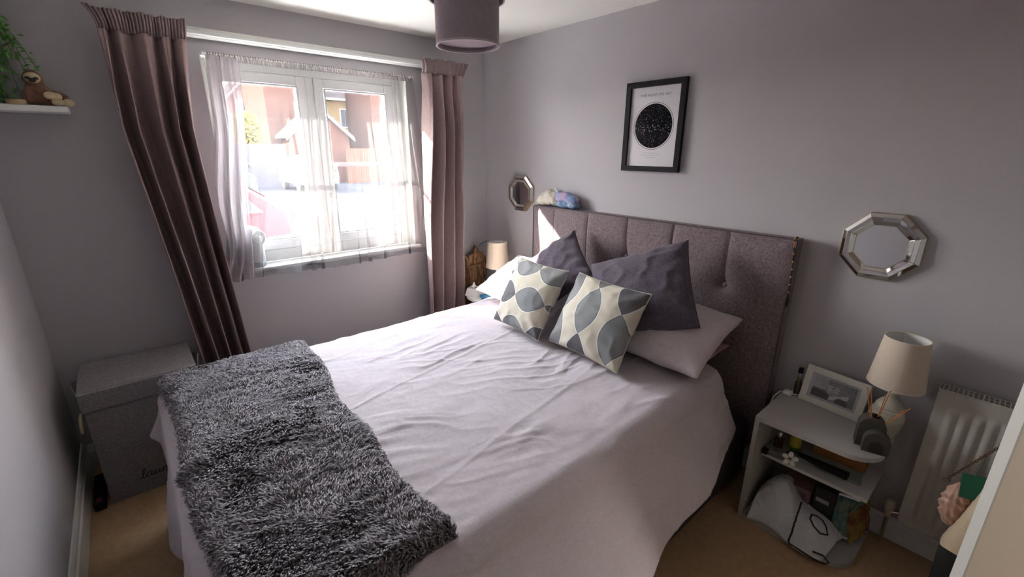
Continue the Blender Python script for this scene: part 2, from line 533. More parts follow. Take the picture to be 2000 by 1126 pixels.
for (sy, (by, bz)) in zip([-1.475, -2.075, -.875, -1.175, -1.775], btn):
    side = 1 if abs(sy + 1.475) > .5 else -1
    pts = []
    for t in np.linspace(0, 1, 14):
        z = HZ - .018 + (bz - HZ + .018) * t
        i = int(np.clip((sy - HY0) / (HY1 - HY0) * (ny - 1), 0, ny - 1)); j = int(np.clip((z - .2) / (HZ - .2) * (nz - 1), 0, nz - 1))
        pts.append((-dep[i, j] - .0005, sy, z))
    obj('seam_cord', G().tube(pts, .0018, 5), m_pipe, hb, True)
for (by, bz) in btn:
    i = int((by - HY0) / (HY1 - HY0) * (ny - 1)); j = int((bz - .2) / (HZ - .2) * (nz - 1))
    obj('button', G().ell((-dep[i, j] - .004, by, bz), (.008, .014, .014), 12, 8), m_head, hb, True)

# ------------------------------------------------------------------ duvet: a sheet draped over the mattress
MT = .622                                   # top of the duvet
EX, EYF, EYN = -2.285, -.63, -2.15          # where it starts to fall: foot, far side, near side
RR = .085
def drape(o, slope):
    """o arc length beyond the edge -> (outward, down)"""
    o = np.asarray(o, float)
    q = RR * math.pi / 2
    th = np.clip(o / RR, 0, math.pi / 2)
    out = RR * np.sin(th); dn = RR * (1 - np.cos(th))
    ex_ = np.maximum(o - q, 0)
    return out + ex_ * slope, dn + ex_ * np.sqrt(1 - slope * slope)

def duvet_pt(s, t):
    """s: metres from the head end towards the foot; t: metres from far edge line to near edge line (negative and beyond = overhang)"""
    s = np.asarray(s, float); t = np.asarray(t, float)
    X = -.26 - s; Y = EYF - t
    ox = np.maximum(EX - X, 0); oyf = np.maximum(Y - EYF, 0); oyn = np.maximum(EYN - Y, 0)
    oy = oyf + oyn
    sy = np.where(oyf > 0, 1.0, -1.0)
    p = 5.0
    rho = (ox ** p + oy ** p) ** (1 / p) + 1e-9
    ssl = np.where(oyn > 0, .52, .05)
    cx = ox / np.hypot(ox, oy).clip(1e-9); cy = oy / np.hypot(ox, oy).clip(1e-9)
    cor = (2 * cx * cy) ** 2
    slope = np.clip(ssl * cy ** 2 + .08 * cx ** 2 +   .34 * cor * np.where(oyf > 0, 1, .3), 0, .8)
    # gentle hanging folds on the skirts
    wav = .25 * np.sin(X * 9 + 2 * fbm(X * 2, Y * 2, 5)) * cy + .3 * np.sin(Y * 11 + 1.5 * fbm(Y * 2, X, 8)) * cx
    slope = np.clip(slope + wav * .28 * sstep(.1, .4, rho), -.05, .85)
    out, dn = drape(rho, slope)
    x = np.maximum(X, EX) - out * cx
    y = np.clip(Y, EYN, EYF) + sy * out * cy
    z = MT - dn
    # broad softness and creases on top
    top = np.exp(-rho / .15)
    bulk = .016 * (fbm(X * 2.2, Y * 2.2, 11) - .5) * 2
    head = .03 * sstep(-.9, -.35, X) * np.exp(-((Y + 1.35) / .8) ** 2)
    c1 = math.cos(.18); s1 = math.sin(.18)
    a1 = X * c1 + Y * s1; b1 = -X * s1 + Y * c1
    warp = fbm(X * 3, Y * 3, 21) * .5
    w1 = ridge(a1 * 1.7 + warp, b1 * 9 + warp * 2, 31, 5) * sstep(.35, .65, fbm(X * 2.5, Y * 2.5, 41))
    c2 = math.cos(-.45); s2 = math.sin(-.45)
    a2 = X * c2 + Y * s2; b2 = -X * s2 + Y * c2
    w2 = ridge(a2 * 3 + warp, b2 * 16 + warp * 3, 51, 4) * sstep(.4, .7, fbm(X * 3 + 9, Y * 3, 61))
    w3 = ridge(X * 14 + warp * 4, Y * 30, 71, 3)
    fold = np.exp(-((b1 + 1.02) / .009) ** 2) * .5 + np.exp(-((b1 + 1.62) / .010) ** 2) * .35
    crease = (.0105 * w1 + .006 * w2 + .0014 * w3 + .006 * fold) * (.35 + .65 * top)
    z = z + (bulk + head) * top + crease * (.3 + .7 * top)
    y = y + sy * cy * (1 - top) * crease * 2.2 + sy * cy * (1 - top) * .012 * (fbm(X * 3, Y * 5, 81) - .5)
    x = x - cx * (1 - top) * crease * 2.0
    return np.stack([x, y, z], -1)

ns, nt = 330, 320
S_END = 2.025 + .52
T0, T1 = -.285, (EYF - EYN) + .43
hem = lambda s: 0
ss, tt = np.meshgrid(np.linspace(0, S_END, ns), np.linspace(T0, T1, nt), indexing='ij')
# head end of the near side is pulled back in a round corner
tt = np.where(tt > 1.45, 1.45 + (tt - 1.45) * (1 - .22 * np.exp(-ss / .25) + .22 * sstep(.2, 1.2, ss)), tt)
ss = np.where(ss > 2.025, 2.025 + (ss - 2.025) * (1 - .38 * sstep(.14, -.06, tt)), ss)   # shorter fall at the far foot corner
ss2 = ss + .04 * sstep(1.25, 1.95, tt) * np.exp(-ss / .3)
P = duvet_pt(ss2, tt)
m_duv = mat('duvet_cotton', (.57, .515, .55), .85, var=(6, .02), weave=(420, .10), spec=.2, sheen=.15)
g = G().grid(P)
duv = obj('duvet', g, m_duv, None, 'all')
tag(duv, 'pale lilac-grey creased cotton duvet covering the whole bed', 'duvet')
solid(duv, .016, -1)

# ------------------------------------------------------------------ fluffy throw across the foot of the bed
nu, nv = 90, 190
uu, vv = np.meshgrid(np.linspace(0, 1, nu), np.linspace(0, 1, nv), indexing='ij')
def throw_pt(u, v):
    t = -.14 + v * (1.50 + .14 + .045)                      # far side -> near side
    s0 = 1.435 + .11 * np.sin(np.clip((v - .05) / .95, 0, 1) * math.pi * .62) + .012 * np.sin(v * 17)
    s1 = 2.075 - .025 * v + .012 * np.sin(v * 11 + 1)
    s = s0 + (s1 - s0) * u
    return s, t
s_, t_ = throw_pt(uu, vv)
e = 1e-3
base = duvet_pt(s_, t_)
du = duvet_pt(s_ + .03, t_) - duvet_pt(s_ - .03, t_); dv = duvet_pt(s_, t_ + .03) - duvet_pt(s_, t_ - .03)
nrm = np.cross(dv, du); nrm /= np.linalg.norm(nrm, axis=2, keepdims=True)
nrm *= np.sign(nrm[..., 2:3] + nrm[..., 1:2] * .5 + 1e-6)
eu = np.minimum(uu, 1 - uu) * .62; ev = np.minimum(vv + .02, 1 - vv) * 1.7
th = .030 * np.sqrt(np.clip(eu / .03, 0, 1)) ** .8 * np.sqrt(np.clip(ev / .035, 0, 1)) + .004
th += .012 * (fbm(uu * 3, vv * 8, 91) - .4) + .018 * np.exp(-((vv - .45 - .12 * uu) / .018) ** 2) * sstep(.55, .95, uu)
roll = .02 * np.exp(-((1 - vv) / .03) ** 2) * sstep(.0, .03, 1 - vv)
TP = base + nrm * (th + roll)[..., None]
thr = thing('throw_blanket', 'fluffy charcoal-grey throw spread across the foot of the bed', 'blanket', (-2.0, -1.35, .6))
g = G().grid(TP)
m_thb = mat('throw_backing', (.16, .147, .16), .95, var=(30, .2))
cloth = obj('blanket_cloth', g, m_thb, thr, 'all')
# pile: one curved tapering tuft for each of many roots
def tufts(P, n, length, width, seed, flow=0.9):
    r = np.random.default_rng(seed)
    nu, nv = P.shape[:2]
    a = r.random(n) * (nu - 1.001); b = r.random(n) * (nv - 1.001)
    i = a.astype(int); j = b.astype(int); fa = (a - i)[:, None]; fb = (b - j)[:, None]
    p = P[i, j] * (1 - fa) * (1 - fb) + P[i + 1, j] * fa * (1 - fb) + P[i, j + 1] * (1 - fa) * fb + P[i + 1, j + 1] * fa * fb
    tu = P[i + 1, j] - P[i, j]; tv = P[i, j + 1] - P[i, j]
    nn = np.cross(tv, tu); nn /= np.linalg.norm(nn, axis=1, keepdims=True)
    nn *= np.sign(nn[:, 2:3] + nn[:, 1:2] * np.where(p[:, 1:2] > -1.3, .5, -.5) + 1e-6)
    tu /= np.linalg.norm(tu, axis=1, keepdims=True); tv /= np.linalg.norm(tv, axis=1, keepdims=True)
    ang = 6.28 * fbm(p[:, 0] * 5, p[:, 1] * 5, seed + 3, 2) * 1.3 + .9 * (r.random(n) - .5) + 1.2 * vnoise(p[:, 0] * 45, p[:, 1] * 45, seed + 9)
    d = tu * np.cos(ang)[:, None] + tv * np.sin(ang)[:, None]
    sd = np.cross(nn, d)
    ln = (length * (.6 + .8 * r.random(n)))[:, None]; wd = (width * (.6 + .8 * r.random(n)))[:, None]
    mid = p + nn * ln * .42 + d * ln * .30 * flow
    tip = p + nn * ln * (.42 + .25 * r.random(n)[:, None]) + d * ln * .85 * flow + sd * ln * (r.random(n)[:, None] - .5) * .5
    up = nn * .6 + d * .1
    V = np.stack([p + sd * wd, p - sd * wd, p + d * wd, mid + sd * wd * .8, mid - sd * wd * .8, mid + up * wd * .8, tip], 1)
    k = np.arange(n)[:, None] * 7
    Q = np.concatenate([k + np.array([[0, 1, 4, 3]]), k + np.array([[1, 2, 5, 4]]), k + np.array([[2, 0, 3, 5]])], 0)
    T = np.concatenate([k + np.array([[3, 4, 6]]), k + np.array([[4, 5, 6]]), k + np.array([[5, 3, 6]])], 0)
    return V.reshape(-1, 3), Q, T
def fast_mesh(name, V, Q, T, col):
    me = bpy.data.meshes.new(name)
    nq, ntr = len(Q), len(T)
    me.vertices.add(len(V)); me.vertices.foreach_set('co', V.astype(np.float32).ravel())
    me.loops.add(nq * 4 + ntr * 3); me.loops.foreach_set('vertex_index', np.concatenate([Q.ravel(), T.ravel()]).astype(np.int32))
    me.polygons.add(nq + ntr)
    me.polygons.foreach_set('loop_start', np.concatenate([np.arange(nq) * 4, nq * 4 + np.arange(ntr) * 3]).astype(np.int32))
    me.update(calc_edges=True)
    at = me.color_attributes.new('col', 'FLOAT_COLOR', 'POINT')
    c = np.ones((len(V), 4), np.float32); c[:, :3] = col; at.data.foreach_set('color', c.ravel())
    me.validate()
    return me
NT_ = 50000
V, Q, T = tufts(TP, NT_, .0215, .0033, 5)
tone = (.55 + .75 * np.random.default_rng(3).random(NT_)) [:, None]
cc = np.repeat(np.array([[.315, .28, .31]]) * tone, 7, axis=0)
me = fast_mesh('pile', V - np.array([-2.0, -1.35, .6]), Q, T, cc)
pile = link('pile', me, mat_attr('throw_pile', .6, .3, .3), thr, 'all')
pile['kind'] = 'stuff'

# ------------------------------------------------------------------ pillows and cushions
def cushion_geo(w, h, T, pinch=.06, seed=0, n=56, pw=.42, wr=.006, sag=0):
    q = np.linspace(-1, 1, n)
    q = np.sign(q) * (1 - (1 - np.abs(q)) ** 1.35)
    u, v = np.meshgrid(q, q, indexing='ij')
    x = w / 2 * u * (1 - pinch * (1 - v ** 2)); y = h / 2 * v * (1 - pinch * (1 - u ** 2))
    prof = ((1 - u ** 2) * (1 - v ** 2)).clip(0) ** pw
    edge = (1 - np.maximum(np.abs(u), np.abs(v)))
    ang = np.arctan2(v, u)
    g = G()
    for sgn in (1, -1):
        wrk = wr * (ridge(u * 2.2 + 5, v * 2.2 + sgn * 9, seed, 3) - .4) * sstep(0, .25, edge)
        cw = wr * 1.1 * np.sin(ang * 16 + 3 * fbm(u * 2, v * 2, seed + 4)) * np.exp(-edge / .22) * sstep(0, .06, edge) * (np.abs(u * v)) ** .5
        cr = wr * 1.2 * np.sin((np.abs(u) - np.abs(v)) * 10) * sstep(.5, .9, np.hypot(u, v) / 1.3)
        z = sgn * (T / 2 * prof + (wrk + cw + cr * .4) * (prof > 0)) + .02 * (fbm(u * 1.3 + 3, v * 1.3, seed + 2) - .5) * w * 1.2 - sag * (1 - u ** 2)
        g.grid(np.stack([x, y, z], 2), flip=(sgn < 0))
    return g, x, y

def cushion(name, label, cat, M, w, h, T, m, group=None, piping=None, **kw):
    r = thing(name, label, cat, None, M=M, group=group)
    g, x, y = cushion_geo(w, h, T, **kw)
    me = mesh_np('cover', g.v, g.f)
    bm = bmesh.new(); bm.from_mesh(me); bmesh.ops.remove_doubles(bm, verts=bm.verts, dist=1e-5); bmesh.ops.recalc_face_normals(bm, faces=bm.faces); bm.to_mesh(me); bm.free()
    c = link('cover', me, m, r, 'all')
    if piping is not None:
        n = x.shape[0]
        rim = [(i, 0) for i in range(n)] + [(n - 1, j) for j in range(1, n)] + [(i, n - 1) for i in range(n - 2, -1, -1)] + [(0, j) for j in range(n - 2, 0, -1)]
        V = np.array(g.v)[: n * n].reshape(n, n, 3)
        gp = G().tube([tuple(V[i, j]) for i, j in rim], .0028, 5, closed=True)
        p = link('seam_edge', mesh_np('seam_edge', gp.v, gp.f), piping, r, 'all')
    return r

def corners(tl, tr, bl, br):
    tl, tr, bl, br = map(Vector, (tl, tr, bl, br))
    c = (tl + tr + bl + br) / 4
    ex = (tr + br - tl - bl); ey = (tl + tr - bl - br)
    w = ex.length / 2; h = ey.length / 2
    ex.normalize(); ez = ex.cross(ey).normalized()
    return frameM(c, ex, ez), w, h

def mat_ogee(name, rot, px, py, ox, oy, shift=.35):
    k = NT(name)
    b = k.n('ShaderNodeBsdfPrincipled'); k.l(b.outputs[0], k.out.inputs[0])
    b.inputs['Roughness'].default_value = .75; b.inputs['Specular IOR Level'].default_value = .25
    tc = k.n('ShaderNodeTexCoord'); mp = k.n('ShaderNodeMapping')
    mp.inputs['Rotation'].default_value = (0, 0, rot)
    k.l(tc.outputs['Object'], mp.inputs[0])
    sp = k.n('ShaderNodeSeparateXYZ'); k.l(mp.outputs[0], sp.inputs[0])
    u = k.m1('MULTIPLY_ADD', sp.outputs[0], 1 / px, ox)
    ci = k.m1('FLOOR', u); fu = k.m1('ABSOLUTE', k.m1('SUBTRACT', k.m1('FRACT', u), .5))
    v = k.m1('ADD', k.m1('MULTIPLY_ADD', sp.outputs[1], 1 / py, oy), k.m1('MULTIPLY', ci, shift))
    ri = k.m1('FLOOR', v); fv = k.m1('FRACT', v)
    w = k.m1('MULTIPLY', k.m1('POWER', k.m1('SINE', k.m1('MULTIPLY', fv, math.pi)), .8), .375)
    ins = k.m1('LESS_THAN', fu, w)
    lin = k.m1('LESS_THAN', k.m1('ABSOLUTE', k.m1('SUBTRACT', fu, k.m1('ADD', w, .016))), .020)
    drk = k.m1('LESS_THAN', k.m1('ABSOLUTE', k.m1('SUBTRACT', fu, k.m1('SUBTRACT', w, .012))), .010)
    cb = k.n('ShaderNodeCombineXYZ'); k.l(ci, cb.inputs[0]); k.l(ri, cb.inputs[1])
    hs = k.n('ShaderNodeTexWhiteNoise', noise_dimensions='2D'); k.l(cb.outputs[0], hs.inputs['Vector'])
    rp = k.n('ShaderNodeValToRGB'); rp.color_ramp.interpolation = 'CONSTANT'
    els = rp.color_ramp.elements
    els[0].position = 0; els[0].color = c4((.20, .195, .195))
    els[1].position = .3; els[1].color = c4((.27, .27, .275))
    e2 = els.new(.58); e2.color = c4((.125, .12, .13))
    e3 = els.new(.82); e3.color = c4((.24, .25, .255))
    k.l(hs.outputs['Value'], rp.inputs[0])
    nz = k.n('ShaderNodeTexNoise'); nz.inputs['Scale'].default_value = 500; k.l(tc.outputs['Object'], nz.inputs['Vector'])
    col = k.mix(ins, (.62, .57, .47, 1), rp.outputs[0])
    col = k.mix(lin, col, (.72, .71, .68, 1))
    col = k.mix(drk, col, (.11, .105, .105, 1))
    vm = k.n('ShaderNodeVectorMath', operation='SCALE'); k.l(col, vm.inputs[0])
    k.l(k.m1('MULTIPLY_ADD', nz.outputs[0], .25, .875), vm.inputs['Scale'])
    k.l(vm.outputs[0], b.inputs['Base Color'])
    bp = k.n('ShaderNodeBump'); bp.inputs['Strength'].default_value = .4; bp.inputs['Distance'].default_value = .0008
    k.l(nz.outputs[0], bp.inputs['Height']); k.l(bp.outputs[0], b.inputs['Normal'])
    return k.m

m_pil = mat('pillow_cotton', (.60, .54, .565), .85, weave=(420, .10), spec=.2)
m_pilw = mat('pillow_white', (.76, .74, .78), .85, weave=(420, .08), spec=.2)
m_dark = mat('dark_cushion_linen', (.105, .085, .112), .88, weave=(650, .5), spec=.2, sheen=.15)
m_darkp = mat('dark_piping', (.07, .06, .08), .9)

# sleeping pillows leaning against the headboard
M, w_, h_ = corners((-.15, -1.50, .885), (-.15, -2.225, .862), (-.58, -1.48, .71), (-.545, -2.205, .705))
cushion('pillow', 'pale lilac-grey pillow sticking out under the right-hand dark cushion', 'pillow', M, w_ * 1.02, h_ * 1.02, .19, m_pil, 'sleeping pillows', pinch=.05, seed=3, wr=.006)
M, w_, h_ = corners((-.16, -.60, .90), (-.15, -1.33, .90), (-.54, -.575, .72), (-.58, -1.33, .71))
cushion('pillow', 'white pillow against the headboard next to the round bedside table', 'pillow', M, w_, h_, .17, m_pilw, 'sleeping pillows', pinch=.05, seed=8, wr=.006)
M, w_, h_ = corners((-.13, -1.6, .70), (-.13, -2.215, .705), (-.50, -1.6, .665), (-.50, -2.13, .675))
cushion('pillowcase', 'dusty pink fabric peeking out beneath the lilac-grey pillow', 'pillowcase', M, w_, h_, .055, mat('pink_cotton', (.42, .24, .28), .85, weave=(300, .15)), pinch=.04, seed=13, wr=.006)
# dark scatter cushions
M, w_, h_ = corners((-.38, -1.43, 1.015), (-.205, -1.90, 1.222), (-.585, -1.70, .71), (-.405, -2.16, .875))
cushion('cushion', 'dark plum-grey linen cushion in front of the lilac-grey pillow', 'cushion', M, w_, h_, .17, m_dark, 'dark scatter cushions', m_darkp, pinch=.055, seed=21, wr=.009)
M, w_, h_ = corners((-.42, -.80, .83), (-.185, -1.125, 1.165), (-.62, -1.18, .70), (-.36, -1.50, .97))
cushion('cushion', 'dark plum-grey linen cushion leaning cornerwise, nearest the curtain', 'cushion', M, w_, h_, .15, m_dark, 'dark scatter cushions', m_darkp, pinch=.055, seed=27, wr=.010)
# patterned cushions
m_pp = mat('cream_piping', (.55, .52, .46), .8)
M, w_, h_ = corners((-.51, -1.46, 1.015), (-.52, -1.905, 1.005), (-.715, -1.50, .675), (-.735, -1.965, .665))
cushion('cushion', 'cream cushion with upright grey leaf shapes, standing in front of the dark cushion', 'cushion', M, w_, h_, .15, mat_ogee('ogee_upright', 0, .182, .25, .62, .42), 'cream and grey patterned cushions', m_pp, pinch=.05, seed=33, wr=.006)
M, w_, h_ = corners((-.53, -1.015, 1.02), (-.545, -1.475, 1.025), (-.735, -1.03, .672), (-.77, -1.42, .668))
cushion('cushion', 'cream cushion with sideways grey ovals, the one nearer the window', 'cushion', M, w_ * .97, h_, .15, mat_ogee('ogee_sideways', math.pi / 2, .185, .215, .38, .15), 'cream and grey patterned cushions', m_pp, pinch=.05, seed=39, wr=.006)

# ================================================================== CURTAINS
m_cur = mat('curtain_fabric', (.34, .25, .25), .9, weave=(500, .18), spec=.1)
m_curh = mat('curtain_heading', (.31, .235, .235), .85, weave=(500, .2), spec=.2)
def curtain(name, label, xl, xr, ztop, zbot, npl, amp, y0, seed, flare):
    """xl, xr: functions of z for the two edges"""
    r = thing(name, label, 'curtain', ((xl(1) + xr(1)) / 2, y0, zbot))
    nu, nv = 260, 110
    u = np.linspace(0, 1, nu)[:, None] * np.ones((1, nv))
    z = (zbot + (ztop - .085 - zbot) * np.linspace(0, 1, nv) ** .9)[None, :] * np.ones((nu, 1))
    f = (ztop - z) / (ztop - zbot)
    uw = u + .16 * (fbm(u * 3.3, f * .55, seed) - .5) + .03 * (fbm(u * 3, f * 1.6, seed + 5) - .5)
    ph = 2 * math.pi * npl * uw + .9 * (fbm(u * 2, f * 2.2, seed + 3) - .5)
    a = amp * (.35 + .65 * sstep(0, .25, f))
    wave = np.sin(ph) + .22 * np.sin(2 * ph + 1.1)
    fine = .22 * np.sin(ph * 2.3 + seed) * (1 - sstep(.1, .6, f))
    x = xl(z) + (xr(z) - xl(z)) * u + .012 * np.cos(ph) * sstep(0, .2, f)
    y = y0 - a * wave - a * fine + .02 * (fbm(u * 4, f * 3, seed + 7) - .5)
    P = np.stack([x, y, z], 2)
    body = solid(obj('drape', G().grid(P), m_cur, r, 'all'), .005)
    # pencil-pleat heading: tight gathers standing above the tape
    nv2 = 12
    u = np.linspace(0, 1, nu * 2)[:, None] * np.ones((1, nv2)); q = np.linspace(0, 1, nv2)[None, :] * np.ones((nu * 2, 1))
    z = ztop - .088 + q * .088
    ui = np.interp(u[:, 0], np.linspace(0, 1, nu), P[:, -1, 1])[:, None]
    ph2 = 2 * math.pi * npl * 6.2 * u + 2 * fbm(u * 5, u * 0, seed + 9)
    a2 = .007 + .003 * q
    x = (xl(z) + (xr(z) - xl(z)) * u) + flare[0] * (1 - u) ** 6 * q ** 2 + flare[1] * u ** 6 * q ** 2
    y = (ui * .5 + y0 * .5) * (1) - a2 * np.sin(ph2) - .016 * np.sin(q * math.pi) - .02 * q ** 2 * (np.abs(u - .5) > .46)
    z = z + .0025 * np.sin(ph2 * .31) * q
    hdg = solid(obj('heading', G().grid(np.stack([x, y, z], 2)), m_curh, r, 'all'), .004)
    obj('header_tape', G().box(xl(ztop) + .02, xr(ztop) - .02, y0 + .028, y0 + .033, ztop - .085, ztop - .02), mat('tape_white', (.7, .68, .66), .8), r)
    return r
ip = lambda zs, xs: (lambda z: np.interp(z, zs, xs))
curtain('curtain', 'long taupe curtain hanging left of the window above the hamper', ip([0, .5, 1.1, 1.74, 2.1, 2.24], [-2.13, -2.15, -2.2, -2.262, -2.255, -2.255]),
        ip([0, .5, 1.1, 1.74, 2.1, 2.24], [-1.87, -1.895, -1.935, -1.965, -1.94, -1.925]), 2.24, .03, 4.4, .070, -.15, 2, (-.035, .0))
curtain('curtain', 'long taupe curtain hanging right of the window beside the corner', ip([0, .45, 1.2, 2.05, 2.24], [-.70, -.70, -.685, -.62, -.64]),
        ip([0, .45, 1.2, 2.05, 2.24], [-.375, -.36, -.325, -.312, -.287]), 2.235, .03, 3.6, .066, -.15, 9, (-.01, .02))

rail = thing('curtain_rail', 'white painted curtain batten with track above the window', 'curtain rail', (-1.25, 0, 2.2))
obj('batten', G().box(-2.20, -.30, -.045, 0, 2.195, 2.24, .004), m_white, rail)
obj('track', G().box(-2.19, -.31, -.066, -.046, 2.203, 2.222, .003), m_upvc, rail)

# net curtain on its own thin rod
netr = thing('net_curtain', 'sheer white net curtain covering the window, gathered on a thin rod', 'net curtain', (-1.25, -.05, .9))
m_net = mat_sheer('white_voile', (.18, .172, .176), .73, .5)
m_neth = mat_sheer('voile_heading', (.3, .26, .27), .3, .35)
nu, nv = 520, 90
u = np.linspace(0, 1, nu)[:, None] * np.ones((1, nv)); f = np.linspace(0, 1, nv)[None, :] * np.ones((nu, 1))
xl_ = -1.845 - .10 * f ** 1.1; xr_ = -.665 + .055 * np.sin(np.clip(f * 1.15, 0, 1) * math.pi * .5)
ub = u + .04 * (fbm(u * 4, f * .8, 3) - .5)
x = xl_ + (xr_ - xl_) * u + .05 * f * (fbm(u * 3.2 + 2, f * .6, 14) - .5)
ph = 2 * math.pi * (15 * ub + 2.2 * fbm(u * 6, f * .7, 4))
grp = .35 + .9 * sstep(.42, .62, fbm(u * 5.5, f * .5 + 2, 6))
y = -.062 - (.0055 + .014 * f) * grp * np.sin(ph) - .004 * np.sin(ph * 2.7)
x = x + (.007 + .016 * f) * grp * np.cos(ph)
# the left-hand edge is folded back into a double band
z = 2.112 - f * (2.112 - .908) + .006 * np.sin(u * 9) * f ** 6
NP = np.stack([x, y, z], 2)
obj('voile', G().grid(NP), m_net, netr, 'all')
k_ = 64
B = NP[:k_].copy(); B[:, :, 1] -= .012; B[:, :, 0] = NP[0, :, 0][None, :] + (NP[k_ - 1, :, 0] - NP[0, :, 0])[None, :] * np.linspace(0, 1, k_)[:, None] * .95
obj('folded_edge', G().grid(B), mat_sheer('voile_double', (.50, .45, .475), .22, .3), netr, 'all')
hh = 8
u2 = np.linspace(0, 1, 900)[:, None] * np.ones((1, hh)); q = np.linspace(0, 1, hh)[None, :] * np.ones((900, 1))
obj('heading', G().grid(np.stack([-1.845 + 1.18 * u2, -.064 - .005 * np.sin(u2 * 2 * math.pi * 95) - .003 * np.sin(u2 * 311), 2.128 - .035 * q], 2)), m_neth, netr, 'all')
obj('rod', G().tube([(-1.865, -.06, 2.122), (-.66, -.06, 2.122)], .005, 8), m_white, netr, True)
for x_ in (-1.86, -.665): obj('rod_hook', G().tube([(x_, 0, 2.122), (x_, -.06, 2.122), (x_, -.06, 2.112)], .003, 6), m_white, netr, True)
obj('hem', G().grid(np.stack([NP[:, -4:, 0], NP[:, -4:, 1] - .0015, NP[:, -4:, 2]], 2)), m_net, netr, 'all')

# ================================================================== ON THE WALLS
m_black = mat('black_satin', (.016, .0145, .018), .6, spec=.15)
pf = thing('framed_print', 'black framed star chart poster on the wall above the headboard', 'picture', (0, -1.5415, 1.539))
ya, yb, za, zb, bw = -1.359, -1.724, 1.539, 2.014, .029
for (poly) in (((ya, za), (yb, za), (yb + bw, za + bw), (ya - bw, za + bw)), ((ya, zb), (yb, zb), (yb + bw, zb - bw), (ya - bw, zb - bw)),
               ((ya, za), (ya, zb), (ya - bw, zb - bw), (ya - bw, za + bw)), ((yb, za), (yb, zb), (yb + bw, zb - bw), (yb + bw, za + bw))):
    obj('frame_bar', G().prism(list(poly), 'x', -.028, -.003), m_black, pf)
m_paper = mat('poster_paper', (.72, .70, .74), .6)
pp = obj('print', G().box(-.012, -.006, yb + bw, ya - bw, za + bw, zb - bw), m_paper, pf)
def disc(cy, cz, r0, r1, x, n=64):
    g = G(); vs = []; fs = []
    for i in range(n):
        a = 2 * math.pi * i / n
        vs += [(x, cy + r0 * math.cos(a), cz + r0 * math.sin(a)), (x, cy + r1 * math.cos(a), cz + r1 * math.sin(a))]
    for i in range(n):
        j = (i + 1) % n
        fs.append((2 * i, 2 * i + 1, 2 * j + 1, 2 * j))
    if r0 == 0:
        vs = [(x, cy + r1 * math.cos(2 * math.pi * i / n), cz + r1 * math.sin(2 * math.pi * i / n)) for i in range(n)]; fs = [tuple(range(n))]
    return g.add(vs, fs)
CY, CZ = -1.5415, 1.782
obj('star_disc', disc(CY, CZ, 0, .116, -.0126), mat('ink_black', (.008, .008, .012), .8, spec=.05), pp)
obj('ring', disc(CY, CZ, .1225, .1245, -.0126), mat('ink_black', (.008, .008, .012), .8, spec=.05), pp)
g = G(); r_ = np.random.default_rng(12)
for i in range(420):
    rr = .112 * math.sqrt(r_.random()); a = r_.random() * 6.283; band = math.exp(-((math.sin(a) * rr + .01) / .03) ** 2)
    s_ = (.0007 + .0012 * r_.random() ** 3) * (1 + .5 * band)
    if r_.random() > .45 + .5 * band: continue
    cy, cz = CY + rr * math.cos(a), CZ + rr * math.sin(a)
    g.add([(-.0129, cy - s_, cz), (-.0129, cy, cz - s_), (-.0129, cy + s_, cz), (-.0129, cy, cz + s_)], [(0, 1, 2, 3)])
obj('stars', g, mat('star_white', (.7, .7, .75), .6), pp)
TMx = lambda y, z, x=-.0127: frameM((x, y, z), (0, -1, 0), (-1, 0, 0))
obj('title', text_geo('THE NIGHT WE MET', .0185, TMx(CY, 1.942), .0001, 0, 1.15), mat('ink_grey', (.12, .12, .14), .6), pp)
g = G()
for i, wd in enumerate((.11, .135, .06)):
    t = 'a b c'
    for k in range(int(wd / .006)):
        y0 = CY + wd / 2 - k * .006
        g.box(-.0128, -.0126, y0 - .0042, y0, 1.638 - i * .012, 1.6405 - i * .012)
obj('small_print', g, mat('ink_pale', (.42, .41, .45), .6), pp)
obj('glazing', G().box(-.0165, -.0155, yb + bw - .001, ya - bw + .001, za + bw - .001, zb - bw + .001), mat_glass('picture_glass', (1, 1, 1), .012), pf)

